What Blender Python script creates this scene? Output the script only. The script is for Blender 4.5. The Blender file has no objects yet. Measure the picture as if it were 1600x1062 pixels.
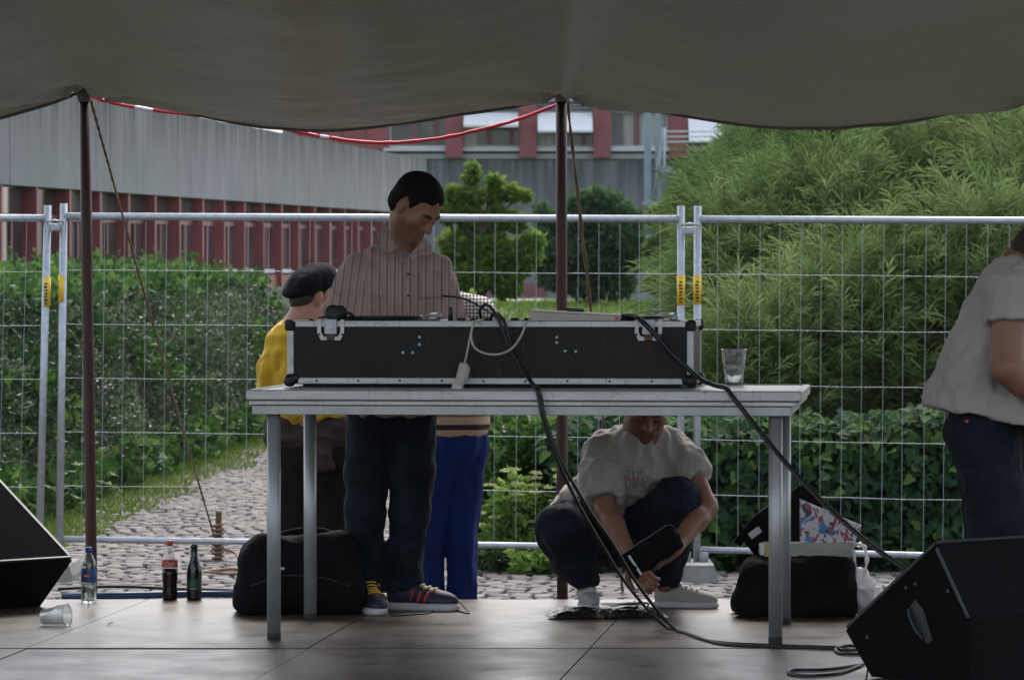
import bpy, math, random
import numpy as np
from mathutils import Vector, Matrix, noise
from mathutils.bvhtree import BVHTree

R = math.radians
random.seed(7)
rng = np.random.default_rng(7)
S = bpy.context.scene
COL = S.collection

# ------------------------------------------------------------------ camera
F = 6350.0                      # focal length in photo pixels (1600 wide)
CAMZ, HOR = 1.27, 448.0         # eye height over the stage deck, horizon row
cam_data = bpy.data.cameras.new("camera")
cam = bpy.data.objects.new("camera", cam_data)
COL.objects.link(cam)
S.camera = cam
cam.location = (0, 0, CAMZ)
cam.rotation_euler = (R(90) - math.atan((531 - HOR) / F), 0, 0)
cam_data.sensor_width = 36.0
cam_data.lens = F / 1600 * 36.0
cam_data.clip_start = 0.5
cam_data.clip_end = 2000
cam_data.dof.use_dof = True
cam_data.dof.focus_distance = 15.3
cam_data.dof.aperture_fstop = 13.0

# ------------------------------------------------------------------ sky, sun, exposure
SUN_EL, SUN_AZ = 52.0, 6.0     # degrees; azimuth from +Y (behind the stage) towards +X
world = bpy.data.worlds.new("World")
S.world = world
world.use_nodes = True
wn = world.node_tree
wn.nodes.clear()
w_out = wn.nodes.new("ShaderNodeOutputWorld")
w_bg = wn.nodes.new("ShaderNodeBackground")
w_sky = wn.nodes.new("ShaderNodeTexSky")
w_sky.sky_type = 'NISHITA'
w_sky.sun_disc = False
w_sky.sun_elevation = R(SUN_EL)
w_sky.sun_rotation = R(SUN_AZ)
w_sky.air_density = 1.0
w_sky.dust_density = 3.0
w_hs = wn.nodes.new("ShaderNodeHueSaturation")
w_hs.inputs["Saturation"].default_value = 0.72
w_gm = wn.nodes.new("ShaderNodeGamma")          # cloud evens the sky out
w_gm.inputs["Gamma"].default_value = 0.65
w_bg.inputs["Strength"].default_value = 0.15
wn.links.new(w_sky.outputs[0], w_hs.inputs["Color"])
wn.links.new(w_hs.outputs[0], w_gm.inputs["Color"])
wn.links.new(w_gm.outputs[0], w_bg.inputs["Color"])
wn.links.new(w_bg.outputs[0], w_out.inputs["Surface"])

sun_data = bpy.data.lights.new("sun", 'SUN')
sun_data.energy = 1.0
sun_data.angle = R(35)
sun_data.color = (1.0, 0.95, 0.88)
sun = bpy.data.objects.new("sun", sun_data)
COL.objects.link(sun)
sun.location = (0, 60, 60)
_e, _a = R(SUN_EL), R(SUN_AZ)
_to_sun = Vector((math.cos(_e) * math.sin(_a), math.cos(_e) * math.cos(_a), math.sin(_e)))
sun.rotation_euler = _to_sun.to_track_quat('Z', 'Y').to_euler()

S.view_settings.view_transform = 'Standard'
S.view_settings.look = 'None'
S.view_settings.gamma = 1.0
S.view_settings.use_curve_mapping = False
S.view_settings.exposure = 1.9
S.render.engine = 'CYCLES'
S.cycles.use_denoising = True
S.cycles.max_bounces = 6
S.cycles.diffuse_bounces = 3
S.cycles.glossy_bounces = 3
S.cycles.transmission_bounces = 6
S.cycles.transparent_max_bounces = 8
S.cycles.caustics_reflective = False
S.cycles.caustics_refractive = False

# ------------------------------------------------------------------ helpers
def at(px, py, d):
    """Point at depth d seen at photo pixel (px, py)."""
    return Vector(((px - 800.0) / F * d, d, CAMZ + (HOR - py) / F * d))

def on_ground(px, py, z=0.0):
    d = F * (CAMZ - z) / (py - HOR)
    return Vector(((px - 800.0) / F * d, d, z))

BASE = {}
def base_of(o):
    return BASE.get(o.name, Vector((0, 0, 0))) if o is not None else Vector((0, 0, 0))

def tag(o, label=None, cat=None, group=None, kind=None):
    if label: o["label"] = label
    if cat: o["category"] = cat
    if group: o["group"] = group
    if kind: o["kind"] = kind
    return o

def empty(name, loc=(0, 0, 0), label=None, cat=None, group=None, kind=None, rz=0.0):
    o = bpy.data.objects.new(name, None)
    o.empty_display_size = 0.1
    COL.objects.link(o)
    o.location = loc
    o.rotation_euler = (0, 0, rz)
    BASE[o.name] = Vector(loc) if rz == 0.0 else Vector((0, 0, 0))
    return tag(o, label, cat, group, kind)

def link(name, me, mat=None, parent=None, kind=None):
    o = bpy.data.objects.new(name, me)
    COL.objects.link(o)
    if mat is not None and len(me.materials) == 0:
        me.materials.append(mat)
    if parent is not None:
        o.parent = parent
        BASE[o.name] = base_of(parent)
    if kind: o["kind"] = kind
    return o

def dup(src, parent, loc=None, rot=None, scale=None):
    o = src.copy()
    COL.objects.link(o)
    o.parent = parent
    if loc is not None: o.location = loc
    if rot is not None: o.rotation_euler = rot
    if scale is not None: o.scale = scale
    return o

def np_mesh(name, V, quads, smooth=True, tris=None):
    """Fast mesh from numpy arrays (all faces quads, or tris)."""
    me = bpy.data.meshes.new(name)
    Fc = quads if tris is None else tris
    k = Fc.shape[1]
    n = len(Fc)
    me.vertices.add(len(V))
    me.vertices.foreach_set("co", np.ascontiguousarray(V, dtype=np.float32).ravel())
    me.loops.add(n * k)
    me.loops.foreach_set("vertex_index", np.ascontiguousarray(Fc, dtype=np.int32).ravel())
    me.polygons.add(n)
    me.polygons.foreach_set("loop_start", np.arange(0, n * k, k, dtype=np.int32))
    me.polygons.foreach_set("loop_total", np.full(n, k, dtype=np.int32))
    me.polygons.foreach_set("use_smooth", np.full(n, smooth, dtype=bool))
    me.update(calc_edges=True)
    return me

def set_attr(me, name, vals):
    a = me.attributes.new(name, 'FLOAT', 'POINT')
    a.data.foreach_set("value", np.ascontiguousarray(vals, dtype=np.float32))

class MB:
    """Collects shapes; build() links them as ONE mesh object."""
    def __init__(self):
        self.v = []; self.f = []; self.s = []
    def add(self, vs, fs, smooth=False):
        b = len(self.v)
        self.v += [tuple(p) for p in vs]
        self.f += [tuple(i + b for i in f) for f in fs]
        self.s += [smooth] * len(fs)
        return self
    def box(self, c, size, M=None, bev=0.0):
        c = Vector(c); hx, hy, hz = (s / 2 for s in size)
        if bev <= 0:
            vs = [Vector((x, y, z)) for z in (-hz, hz) for y in (-hy, hy) for x in (-hx, hx)]
            fs = [(0, 2, 3, 1), (4, 5, 7, 6), (0, 1, 5, 4), (2, 6, 7, 3), (0, 4, 6, 2), (1, 3, 7, 5)]
        else:
            b = min(bev, hx * .9, hy * .9, hz * .9)
            vs = []; idx = {}
            for sx in (-1, 1):
                for sy in (-1, 1):
                    for sz in (-1, 1):
                        for ax in range(3):
                            p = [sx * (hx - b), sy * (hy - b), sz * (hz - b)]
                            p[ax] = (sx * hx, sy * hy, sz * hz)[ax]
                            idx[(sx, sy, sz, ax)] = len(vs); vs.append(Vector(p))
            fs = []
            for ax in range(3):
                for s in (-1, 1):
                    o1, o2 = [a for a in range(3) if a != ax]
                    q = []
                    for a, b_ in ((-1, -1), (1, -1), (1, 1), (-1, 1)):
                        k = [0, 0, 0]; k[ax] = s; k[o1] = a; k[o2] = b_
                        q.append(idx[(k[0], k[1], k[2], ax)])
                    fs.append(tuple(q))
            for ax in range(3):            # edge strips along axis ax
                o1, o2 = [a for a in range(3) if a != ax]
                for a in (-1, 1):
                    for b_ in (-1, 1):
                        k0 = [0, 0, 0]; k1 = [0, 0, 0]
                        k0[ax] = -1; k1[ax] = 1
                        k0[o1] = k1[o1] = a; k0[o2] = k1[o2] = b_
                        fs.append((idx[tuple(k0) + (o1,)], idx[tuple(k1) + (o1,)], idx[tuple(k1) + (o2,)], idx[tuple(k0) + (o2,)]))
            for sx in (-1, 1):
                for sy in (-1, 1):
                    for sz in (-1, 1):
                        fs.append(tuple(idx[(sx, sy, sz, a)] for a in range(3)))
        if M is not None: vs = [M @ v for v in vs]
        return self.add([v + c for v in vs], fs)
    def prism(self, poly, a, b):
        """poly: list of 3D points of one end; a->b offset vector."""
        a = Vector(a); b = Vector(b); n = len(poly)
        vs = [Vector(p) + a for p in poly] + [Vector(p) + b for p in poly]
        fs = [tuple(range(n))[::-1], tuple(range(n, 2 * n))] + [(i, (i + 1) % n, n + (i + 1) % n, n + i) for i in range(n)]
        return self.add(vs, fs)
    def tube(self, pts, r, n=8, cap=True, smooth=True):
        pts = [Vector(p) for p in pts]
        rs = r if isinstance(r, (list, tuple)) else [r] * len(pts)
        vs = []; fs = []
        prev = None
        for i, p in enumerate(pts):
            t = (pts[min(i + 1, len(pts) - 1)] - pts[max(i - 1, 0)])
            if t.length < 1e-9: t = Vector((0, 0, 1))
            t.normalize()
            if prev is None:
                ref = Vector((0, 0, 1)) if abs(t.z) < .9 else Vector((1, 0, 0))
                u = t.cross(ref).normalized()
            else:
                u = (prev - t * prev.dot(t))
                if u.length < 1e-6: u = t.cross(Vector((0, 0, 1)))
                u.normalize()
            prev = u
            w = t.cross(u)
            for k in range(n):
                a = 2 * math.pi * k / n
                vs.append(p + (u * math.cos(a) + w * math.sin(a)) * rs[i])
        for i in range(len(pts) - 1):
            for k in range(n):
                fs.append((i * n + k, i * n + (k + 1) % n, (i + 1) * n + (k + 1) % n, (i + 1) * n + k))
        self.add(vs, fs, smooth)
        if cap:
            m = len(self.v) - len(vs)
            self.f += [tuple(m + k for k in range(n))[::-1], tuple(m + (len(pts) - 1) * n + k for k in range(n))]
            self.s += [False, False]
        return self
    def lathe(self, prof, c=(0, 0, 0), n=20, M=None, smooth=True, cap0=True, cap1=False):
        c = Vector(c); vs = []; fs = []
        for r, z in prof:
            for k in range(n):
                a = 2 * math.pi * k / n
                v = Vector((r * math.cos(a), r * math.sin(a), z))
                if M is not None: v = M @ v
                vs.append(v + c)
        for i in range(len(prof) - 1):
            for k in range(n):
                fs.append((i * n + k, i * n + (k + 1) % n, (i + 1) * n + (k + 1) % n, (i + 1) * n + k))
        self.add(vs, fs, smooth)
        m = len(self.v) - len(vs)
        if cap0: self.f.append(tuple(m + k for k in range(n))[::-1]); self.s.append(False)
        if cap1: self.f.append(tuple(m + (len(prof) - 1) * n + k for k in range(n))); self.s.append(False)
        return self
    def mesh(self, name, off=None):
        me = bpy.data.meshes.new(name)
        v = self.v if off is None else [(p[0] - off[0], p[1] - off[1], p[2] - off[2]) for p in self.v]
        me.from_pydata(v, [], self.f)
        me.polygons.foreach_set("use_smooth", self.s)
        me.update()
        return me
    def build(self, name, mat, parent=None, kind=None):
        return link(name, self.mesh(name, base_of(parent)), mat, parent, kind)

def spline(pts, n=8):
    """Catmull-Rom through the points."""
    P = [Vector(p) for p in pts]
    P = [P[0] * 2 - P[1]] + P + [P[-1] * 2 - P[-2]]
    out = []
    for i in range(1, len(P) - 2):
        for k in range(n):
            t = k / n
            a, b, c, d = P[i - 1], P[i], P[i + 1], P[i + 2]
            out.append(0.5 * ((2 * b) + (c - a) * t + (2 * a - 5 * b + 4 * c - d) * t * t + (3 * b - a - 3 * c + d) * t ** 3))
    out.append(P[-2])
    return out

# ------------------------------------------------------------------ materials
def new_mat(name):
    m = bpy.data.materials.new(name); m.use_nodes = True
    nt = m.node_tree
    return m, nt, nt.nodes["Principled BSDF"]

def N(nt, typ, **kw):
    n = nt.nodes.new(typ)
    for k, v in kw.items():
        if k in n.inputs: n.inputs[k].default_value = v
        else: setattr(n, k, v)
    return n

def ramp(nt, fac, stops):
    r = nt.nodes.new("ShaderNodeValToRGB")
    el = r.color_ramp.elements
    while len(el) < len(stops): el.new(0.5)
    for e, (p, c) in zip(el, stops):
        e.position = p; e.color = (c[0], c[1], c[2], 1) if not isinstance(c, float) else (c, c, c, 1)
    nt.links.new(fac, r.inputs[0])
    return r.outputs[0]

def mixc(nt, fac, a, b, typ='MIX'):
    m = nt.nodes.new("ShaderNodeMix"); m.data_type = 'RGBA'; m.blend_type = typ
    for sock, v in ((m.inputs[0], fac), (m.inputs[6], a), (m.inputs[7], b)):
        if hasattr(v, "is_linked"): nt.links.new(v, sock)
        elif isinstance(v, (int, float)): sock.default_value = v
        else: sock.default_value = (v[0], v[1], v[2], 1)
    return m.outputs[2]

def coords(nt, kind="Object", scale=(1, 1, 1), rot=(0, 0, 0)):
    tc = nt.nodes.new("ShaderNodeTexCoord"); mp = nt.nodes.new("ShaderNodeMapping")
    mp.inputs["Scale"].default_value = scale; mp.inputs["Rotation"].default_value = rot
    nt.links.new(tc.outputs[kind], mp.inputs[0])
    return mp.outputs[0]

def noise_tex(nt, vec, scale, detail=4, rough=.55, dist=0.0):
    n = N(nt, "ShaderNodeTexNoise", Scale=scale, Detail=detail, Roughness=rough, Distortion=dist)
    nt.links.new(vec, n.inputs["Vector"])
    return n.outputs[0]

def bump(nt, p, h, strength=.3, dist=.01):
    b = N(nt, "ShaderNodeBump", Strength=strength, Distance=dist)
    nt.links.new(h, b.inputs["Height"])
    nt.links.new(b.outputs[0], p.inputs["Normal"])

def mat(name, col, rough=.6, metal=0.0, var=.25, vscale=6.0, bscale=40.0, bstr=.15, bdist=.004, stretch=(1, 1, 1), spec=.5, sheen=0.0, coat=0.0):
    m, nt, p = new_mat(name)
    v = coords(nt, "Object", stretch)
    n1 = noise_tex(nt, v, vscale, 5)
    dark = tuple(c * (1 - var) for c in col); lite = tuple(min(1, c * (1 + var)) for c in col)
    nt.links.new(ramp(nt, n1, [(.3, dark), (.7, lite)]), p.inputs["Base Color"])
    p.inputs["Roughness"].default_value = rough
    p.inputs["Metallic"].default_value = metal
    p.inputs["Specular IOR Level"].default_value = spec
    p.inputs["Sheen Weight"].default_value = sheen
    p.inputs["Coat Weight"].default_value = coat
    if bstr > 0:
        bump(nt, p, noise_tex(nt, v, bscale, 4), bstr, bdist)
    return m

def leaf_mat(name, c0, c1, c2, rough=.5, trans=.35):
    """c0..c2 over a per-leaf tint, in some plants lighter towards the top; part of the light passes through."""
    m, nt, p = new_mat(name)
    a = nt.nodes.new("ShaderNodeAttribute"); a.attribute_name = "tint"
    col = ramp(nt, a.outputs["Fac"], [(0, c0), (.5, c1), (1, c2)])
    nt.links.new(col, p.inputs["Base Color"])
    p.inputs["Roughness"].default_value = rough
    p.inputs["Specular IOR Level"].default_value = .25
    t = nt.nodes.new("ShaderNodeBsdfTranslucent"); mx = nt.nodes.new("ShaderNodeMixShader")
    nt.links.new(col, t.inputs[0])
    mx.inputs[0].default_value = trans
    nt.links.new(p.outputs[0], mx.inputs[1]); nt.links.new(t.outputs[0], mx.inputs[2])
    nt.links.new(mx.outputs[0], nt.nodes["Material Output"].inputs[0])
    return m

M = {}
M['steel'] = mat("galvanised_steel", (.40, .43, .47), .45, .7, .15, 30, 60, .1)
M['alu'] = mat("aluminium", (.50, .505, .50), .45, .55, .14, 9, 90, .12, stretch=(.3, 1, 3))
M['alu_tube'] = mat("aluminium_tube", (.40, .41, .42), .42, .55, .12, 14, 90, .1, stretch=(1, 1, .2))
M['case_black'] = mat("case_laminate", (.010, .010, .0105), .55, 0, .35, 3, 260, .25, spec=.3)
M['black_plastic'] = mat("black_plastic", (.015, .015, .016), .45, 0, .2, 8, 60, .08)
M['black_rubber'] = mat("black_rubber", (.012, .012, .012), .6, 0, .2, 20, 60, .1)
M['black_cloth'] = mat("black_nylon", (.006, .006, .007), .8, 0, .3, 9, 160, .3, spec=.12)
M['cable'] = mat("black_cable", (.012, .012, .013), .42, 0, .2, 30, 0, 0)
M['beige_cable'] = mat("beige_cable", (.50, .45, .40), .5, 0, .1, 30, 0, 0)
M['beige'] = mat("beige_plastic", (.46, .41, .37), .5, 0, .12, 12, 60, .05)
M['white_plastic'] = mat("white_plastic", (.75, .75, .73), .4, 0, .08, 12, 60, .05)
M['pole'] = mat("oxide_red_paint", (.055, .016, .014), .5, 0, .45, 9, 40, .2, stretch=(1, 1, .35))
M['rope'] = mat("brown_rope", (.20, .13, .08), .85, 0, .35, 60, 220, .5)
M['red_tape'] = mat("red_tape", (.62, .03, .05), .4, 0, .15, 4, 40, .1)
M['white_tape'] = mat("white_tape", (.80, .80, .80), .4, 0, .1, 4, 40, .1)
M['yellow_sticker'] = mat("yellow_sticker", (.72, .47, .02), .45, 0, .15, 30, 60, .05)
M['ink'] = mat("dark_ink", (.03, .02, .02), .6, 0, .1, 8, 0, 0)
M['concrete_foot'] = mat("concrete_block", (.24, .24, .23), .9, 0, .25, 12, 50, .4)
M['blue_pipe'] = mat("blue_pipe", (.02, .07, .17), .4, 0, .2, 9, 0, 0)
M['soil'] = mat("soil", (.05, .045, .03), .95, 0, .4, 4, 20, .6)
M['joint'] = mat("path_bed", (.045, .038, .03), .95, 0, .4, 12, 60, .6)
M['wood'] = mat("weathered_wood", (.14, .09, .055), .8, 0, .35, 20, 60, .3, stretch=(1, 1, .2))
M['bark'] = mat("bark", (.06, .045, .03), .9, 0, .4, 12, 30, .5, stretch=(1, 1, .3))
M['red_paint'] = mat("red_facade", (.23, .060, .066), .55, 0, .18, 1.5, 20, .1)
M['red_dark'] = mat("red_facade_frame", (.17, .055, .062), .5, 0, .18, 1.5, 20, .1)
M['awning'] = mat("white_awning", (.80, .81, .83), .7, 0, .05, 3, 0, 0)
M['blue_steel'] = mat("blue_grey_steel", (.22, .28, .33), .5, .3, .12, 3, 0, 0)
M['grey_clad'] = mat("grey_cladding", (.25, .26, .28), .6, 0, .1, 3, 0, 0)
M['sill'] = mat("light_sill", (.52, .53, .55), .6, 0, .08, 3, 0, 0)
M['foot_rubber'] = M['black_rubber']

def add_scuffs(m, col, scale=30.0, lo=.62, hi=.70, amount=.6, stretch=(1, 1, 6)):
    """Scratches and rubbed spots over a finished material."""
    nt = m.node_tree; p = nt.nodes["Principled BSDF"]
    src = p.inputs["Base Color"].links[0].from_socket
    n = noise_tex(nt, coords(nt, "Object", stretch), scale, 6, .7, .4)
    n2 = noise_tex(nt, coords(nt, "Object", (stretch[2], 1, 1)), scale * .8, 5, .7, .3)
    c = mixc(nt, ramp(nt, n, [(lo, 0.0), (hi, amount)]), src, col)
    c = mixc(nt, ramp(nt, n2, [(lo, 0.0), (hi, amount)]), c, col)
    nt.links.new(c, p.inputs["Base Color"])
add_scuffs(M['case_black'], (.10, .10, .10), 14, .60, .70, .35)
add_scuffs(M['alu'], (.20, .20, .19), 16, .58, .68, .7)
add_scuffs(M['alu_tube'], (.24, .24, .24), 12, .60, .70, .6)
add_scuffs(M['steel'], (.22, .23, .24), 10, .60, .70, .5)

def m_glass_window():
    m, nt, p = new_mat("window_glass")
    v = coords(nt, "Object", (.5, .5, .9))
    col = ramp(nt, noise_tex(nt, v, 1.3, 2), [(.35, (.025, .032, .035)), (.65, (.10, .115, .12))])
    nt.links.new(col, p.inputs["Base Color"])
    p.inputs["Roughness"].default_value = .08
    p.inputs["Specular IOR Level"].default_value = .6
    return m
M['window'] = m_glass_window()

def m_curtain():
    m, nt, p = new_mat("window_curtain")
    v = coords(nt, "Object", (9, 9, .3))
    col = ramp(nt, noise_tex(nt, v, 2.2, 3), [(.35, (.20, .20, .19)), (.65, (.42, .42, .40))])
    nt.links.new(col, p.inputs["Base Color"]); p.inputs["Roughness"].default_value = .3
    return m
M['curtain'] = m_curtain()

def m_clear(name, col, rough=.03, ior=1.45):
    m, nt, p = new_mat(name)
    p.inputs["Base Color"].default_value = (*col, 1)
    p.inputs["Roughness"].default_value = rough
    p.inputs["Transmission Weight"].default_value = 1.0
    p.inputs["IOR"].default_value = ior
    return m
def m_thin_clear(name, tint=(.93, .95, .95), gloss=.14):
    """Thin clear plastic: see-through with a sheen."""
    m, nt, p = new_mat(name)
    t = nt.nodes.new("ShaderNodeBsdfTransparent"); t.inputs[0].default_value = (*tint, 1)
    g = nt.nodes.new("ShaderNodeBsdfGlossy"); g.inputs["Roughness"].default_value = .12
    fr = N(nt, "ShaderNodeLayerWeight", Blend=.35)
    ma = nt.nodes.new("ShaderNodeMath"); ma.operation = 'MULTIPLY_ADD'
    ma.inputs[1].default_value = .5; ma.inputs[2].default_value = gloss
    nt.links.new(fr.outputs["Facing"], ma.inputs[0])
    d = nt.nodes.new("ShaderNodeBsdfDiffuse"); d.inputs[0].default_value = (.8, .82, .83, 1)
    ad = nt.nodes.new("ShaderNodeMixShader"); ad.inputs[0].default_value = .25
    nt.links.new(g.outputs[0], ad.inputs[1]); nt.links.new(d.outputs[0], ad.inputs[2])
    mx = nt.nodes.new("ShaderNodeMixShader")
    nt.links.new(ma.outputs[0], mx.inputs[0]); nt.links.new(t.outputs[0], mx.inputs[1]); nt.links.new(ad.outputs[0], mx.inputs[2])
    nt.links.new(mx.outputs[0], nt.nodes["Material Output"].inputs[0])
    return m
M['clear'] = m_thin_clear("clear_plastic")
M['milky'] = m_thin_clear("milky_plastic", (.9, .9, .9), .22)
M['water'] = m_clear("water", (.95, .97, .97), .02, 1.2)
M['cola'] = mat("cola_liquid", (.010, .004, .003), .08, 0, .1, 8, 0, 0)
M['green_glass'] = mat("dark_green_glass", (.006, .016, .010), .06, 0, .1, 8, 0, 0, coat=.3)

def m_concrete():
    """Board-marked concrete with dark streaks running down from the top edge."""
    m, nt, p = new_mat("stained_concrete")
    v = coords(nt, "Object", (1, 1, 1))
    big = noise_tex(nt, v, .8, 5)
    st = noise_tex(nt, coords(nt, "Object", (1.0, 1.0, .07)), 2.6, 6, .65)
    st2 = noise_tex(nt, coords(nt, "Object", (1.0, 1.0, .03)), 7.0, 4, .6)
    c1 = ramp(nt, big, [(.3, (.165, .178, .195)), (.7, (.215, .226, .242))])
    sep = nt.nodes.new("ShaderNodeAttribute"); sep.attribute_name = "topness"
    mm = nt.nodes.new("ShaderNodeMath"); mm.operation = 'MULTIPLY'
    s = ramp(nt, st, [(.34, 0.0), (.56, 1.0)])
    nt.links.new(s, mm.inputs[0]); nt.links.new(sep.outputs["Fac"], mm.inputs[1])
    c2 = mixc(nt, mm.outputs[0], c1, (.045, .052, .058))
    s2 = ramp(nt, st2, [(.5, 0.0), (.8, .45)])
    c3 = mixc(nt, s2, c2, (.10, .108, .118))
    nt.links.new(c3, p.inputs["Base Color"])
    p.inputs["Roughness"].default_value = .9
    bump(nt, p, noise_tex(nt, v, 12, 5), .2, .02)
    return m
M['concrete'] = m_concrete()

def m_tarp():
    m, nt, p = new_mat("tarpaulin")
    v = coords(nt, "Object", (1, 1, 1))
    c = ramp(nt, noise_tex(nt, v, 1.1, 5), [(.3, (.150, .150, .155)), (.7, (.21, .21, .216))])
    dirt = ramp(nt, noise_tex(nt, v, 4.5, 6, .7), [(.55, 0.0), (.8, .35)])
    c = mixc(nt, dirt, c, (.10, .105, .085))
    nt.links.new(c, p.inputs["Base Color"])
    p.inputs["Roughness"].default_value = .33
    p.inputs["Specular IOR Level"].default_value = .5
    w1 = noise_tex(nt, coords(nt, "Object", (1.2, 5, 1)), 7, 5, .6, .6)
    w2 = noise_tex(nt, coords(nt, "Object", (5, 26, 5)), 9, 3, .5)
    wv = nt.nodes.new("ShaderNodeMath"); wv.operation = 'MULTIPLY_ADD'; wv.inputs[1].default_value = .25
    nt.links.new(w2, wv.inputs[0]); nt.links.new(w1, wv.inputs[2])
    bump(nt, p, wv.outputs[0], .5, .03)
    t = nt.nodes.new("ShaderNodeBsdfTranslucent"); t.inputs[0].default_value = (.085, .09, .06, 1)
    mx = nt.nodes.new("ShaderNodeMixShader"); mx.inputs[0].default_value = .12
    nt.links.new(p.outputs[0], mx.inputs[1]); nt.links.new(t.outputs[0], mx.inputs[2])
    nt.links.new(mx.outputs[0], nt.nodes["Material Output"].inputs[0])
    return m
M['tarp'] = m_tarp()

def m_deck():
    """Film-faced plywood, worn and dusty."""
    m, nt, p = new_mat("stage_plywood")
    v = coords(nt, "Object", (1, 1, 1))
    gr = noise_tex(nt, coords(nt, "Object", (1.5, 14, 1)), 3.5, 6, .65, .4)
    c = ramp(nt, gr, [(.3, (.046, .031, .022)), (.7, (.094, .066, .049))])
    wear = ramp(nt, noise_tex(nt, v, 2.3, 6, .7, .3), [(.45, 0.0), (.75, .75)])
    c = mixc(nt, wear, c, (.19, .155, .132))
    spots = ramp(nt, noise_tex(nt, v, 16, 3, .6), [(.66, 0.0), (.74, .6)])
    c = mixc(nt, spots, c, (.05, .04, .035))
    nt.links.new(c, p.inputs["Base Color"])
    ro = ramp(nt, noise_tex(nt, v, 3.1, 5, .6), [(.3, .26), (.7, .46)])
    nt.links.new(ro, p.inputs["Roughness"])
    bump(nt, p, gr, .15, .004)
    return m
M['deck'] = m_deck()

def m_cobble():
    m, nt, p = new_mat("cobble_stone")
    v = coords(nt, "Object", (1, 1, 1))
    oi = nt.nodes.new("ShaderNodeObjectInfo")
    at_ = nt.nodes.new("ShaderNodeAttribute"); at_.attribute_name = "tint"
    ad = nt.nodes.new("ShaderNodeMath"); ad.operation = 'ADD'
    nt.links.new(oi.outputs["Random"], ad.inputs[0]); nt.links.new(at_.outputs["Fac"], ad.inputs[1])
    fr = nt.nodes.new("ShaderNodeMath"); fr.operation = 'FRACT'; nt.links.new(ad.outputs[0], fr.inputs[0])
    c = ramp(nt, fr.outputs[0], [(0, (.075, .066, .063)), (.5, (.13, .116, .112)), (1, (.20, .178, .17))])
    c = mixc(nt, ramp(nt, noise_tex(nt, v, 26, 5), [(.4, .0), (.8, .5)]), c, (.16, .14, .13))
    nt.links.new(c, p.inputs["Base Color"])
    p.inputs["Roughness"].default_value = .75; p.inputs["Specular IOR Level"].default_value = .3
    bump(nt, p, noise_tex(nt, v, 55, 4), .5, .01)
    return m
M['cobble'] = m_cobble()

def m_ground():
    m, nt, p = new_mat("ground_grass")
    v = coords(nt, "Object", (1, 1, 1))
    c = ramp(nt, noise_tex(nt, v, .6, 6, .7), [(.3, (.06, .085, .025)), (.7, (.11, .15, .04))])
    c = mixc(nt, ramp(nt, noise_tex(nt, v, 9, 4), [(.5, .0), (.8, .6)]), c, (.05, .06, .025))
    nt.links.new(c, p.inputs["Base Color"]); p.inputs["Roughness"].default_value = .95
    bump(nt, p, noise_tex(nt, v, 25, 4), .6, .05)
    return m
M['ground'] = m_ground()
M['bounce_plaza'] = mat("dark_paving", (.11, .105, .10), .85, 0, .2, 1.5, 30, .3)
M['asphalt'] = mat("pale_paving", (.30, .30, .31), .8, 0, .12, 1.5, 30, .2)
M['core'] = mat("foliage_shade", (.014, .022, .009), .95, 0, .4, 5, 14, .8, bdist=.05)  # near-black green stands in for the shade deep between leaves

# foliage
M['leaf_small'] = leaf_mat("cotoneaster_leaf", (.022, .048, .020), (.062, .105, .045), (.21, .25, .16), .40, .25)
M['leaf_ivy'] = leaf_mat("ivy_leaf", (.014, .042, .016), (.028, .072, .024), (.085, .16, .030), .75, .28)
M['leaf_top'] = leaf_mat("hedge_top_leaf", (.024, .070, .018), (.055, .130, .028), (.13, .22, .055), .55, .38)
M['leaf_willow'] = leaf_mat("willow_leaf", (.078, .135, .045), (.145, .215, .075), (.26, .325, .14), .5, .55)
M['leaf_tree'] = leaf_mat("tree_leaf", (.06, .13, .02), (.12, .22, .035), (.24, .32, .06), .6, .5)
M['leaf_dark'] = leaf_mat("dark_tree_leaf", (.028, .070, .030), (.055, .115, .045), (.095, .165, .065), .6, .4)
M['leaf_pale'] = leaf_mat("pale_herb_leaf", (.09, .18, .035), (.16, .27, .055), (.26, .36, .09), .6, .5)
M['umbel'] = leaf_mat("pale_flower", (.30, .38, .13), (.42, .48, .2), (.55, .58, .3), .7, .4)
M['grass'] = leaf_mat("grass_blade", (.075, .14, .025), (.13, .21, .04), (.21, .27, .07), .55, .35)

def leaves(name, C, A, L, W, m, parent=None, kind=None, fold=.25, tint=None, droop=0.0, side=None):
    """n leaves: base points C, directions A, lengths L, widths W. One folded quad pair each."""
    n = len(C)
    if n == 0: return None
    A = A / (np.linalg.norm(A, axis=1, keepdims=True) + 1e-9)
    if side is None:
        side = rng.normal(size=(n, 3))
    Sd = np.cross(A, side); Sd /= (np.linalg.norm(Sd, axis=1, keepdims=True) + 1e-9)
    Nn = np.cross(Sd, A)
    L = np.broadcast_to(np.asarray(L, dtype=float), (n,))[:, None]; W = np.broadcast_to(np.asarray(W, dtype=float), (n,))[:, None]
    mid = C + A * L * .45
    tip = C + A * L
    if droop:
        tip = tip + np.array([0, 0, -1.0]) * L * droop
    V = np.empty((n, 4, 3))
    V[:, 0] = C
    V[:, 1] = mid + Sd * W * .5 + Nn * W * fold
    V[:, 2] = tip
    V[:, 3] = mid - Sd * W * .5 + Nn * W * fold
    b = base_of(parent)
    V = V.reshape(-1, 3) - np.array([b[0], b[1], b[2]])
    Q = np.arange(4 * n).reshape(n, 4)
    T = np.concatenate([Q[:, [0, 1, 2]], Q[:, [0, 2, 3]]])
    me = np_mesh(name, V, None, smooth=False, tris=T)
    t = rng.random(n) if tint is None else tint
    set_attr(me, "tint", np.repeat(np.clip(t, 0, 1), 4))
    return link(name, me, m, parent, kind)

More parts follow.
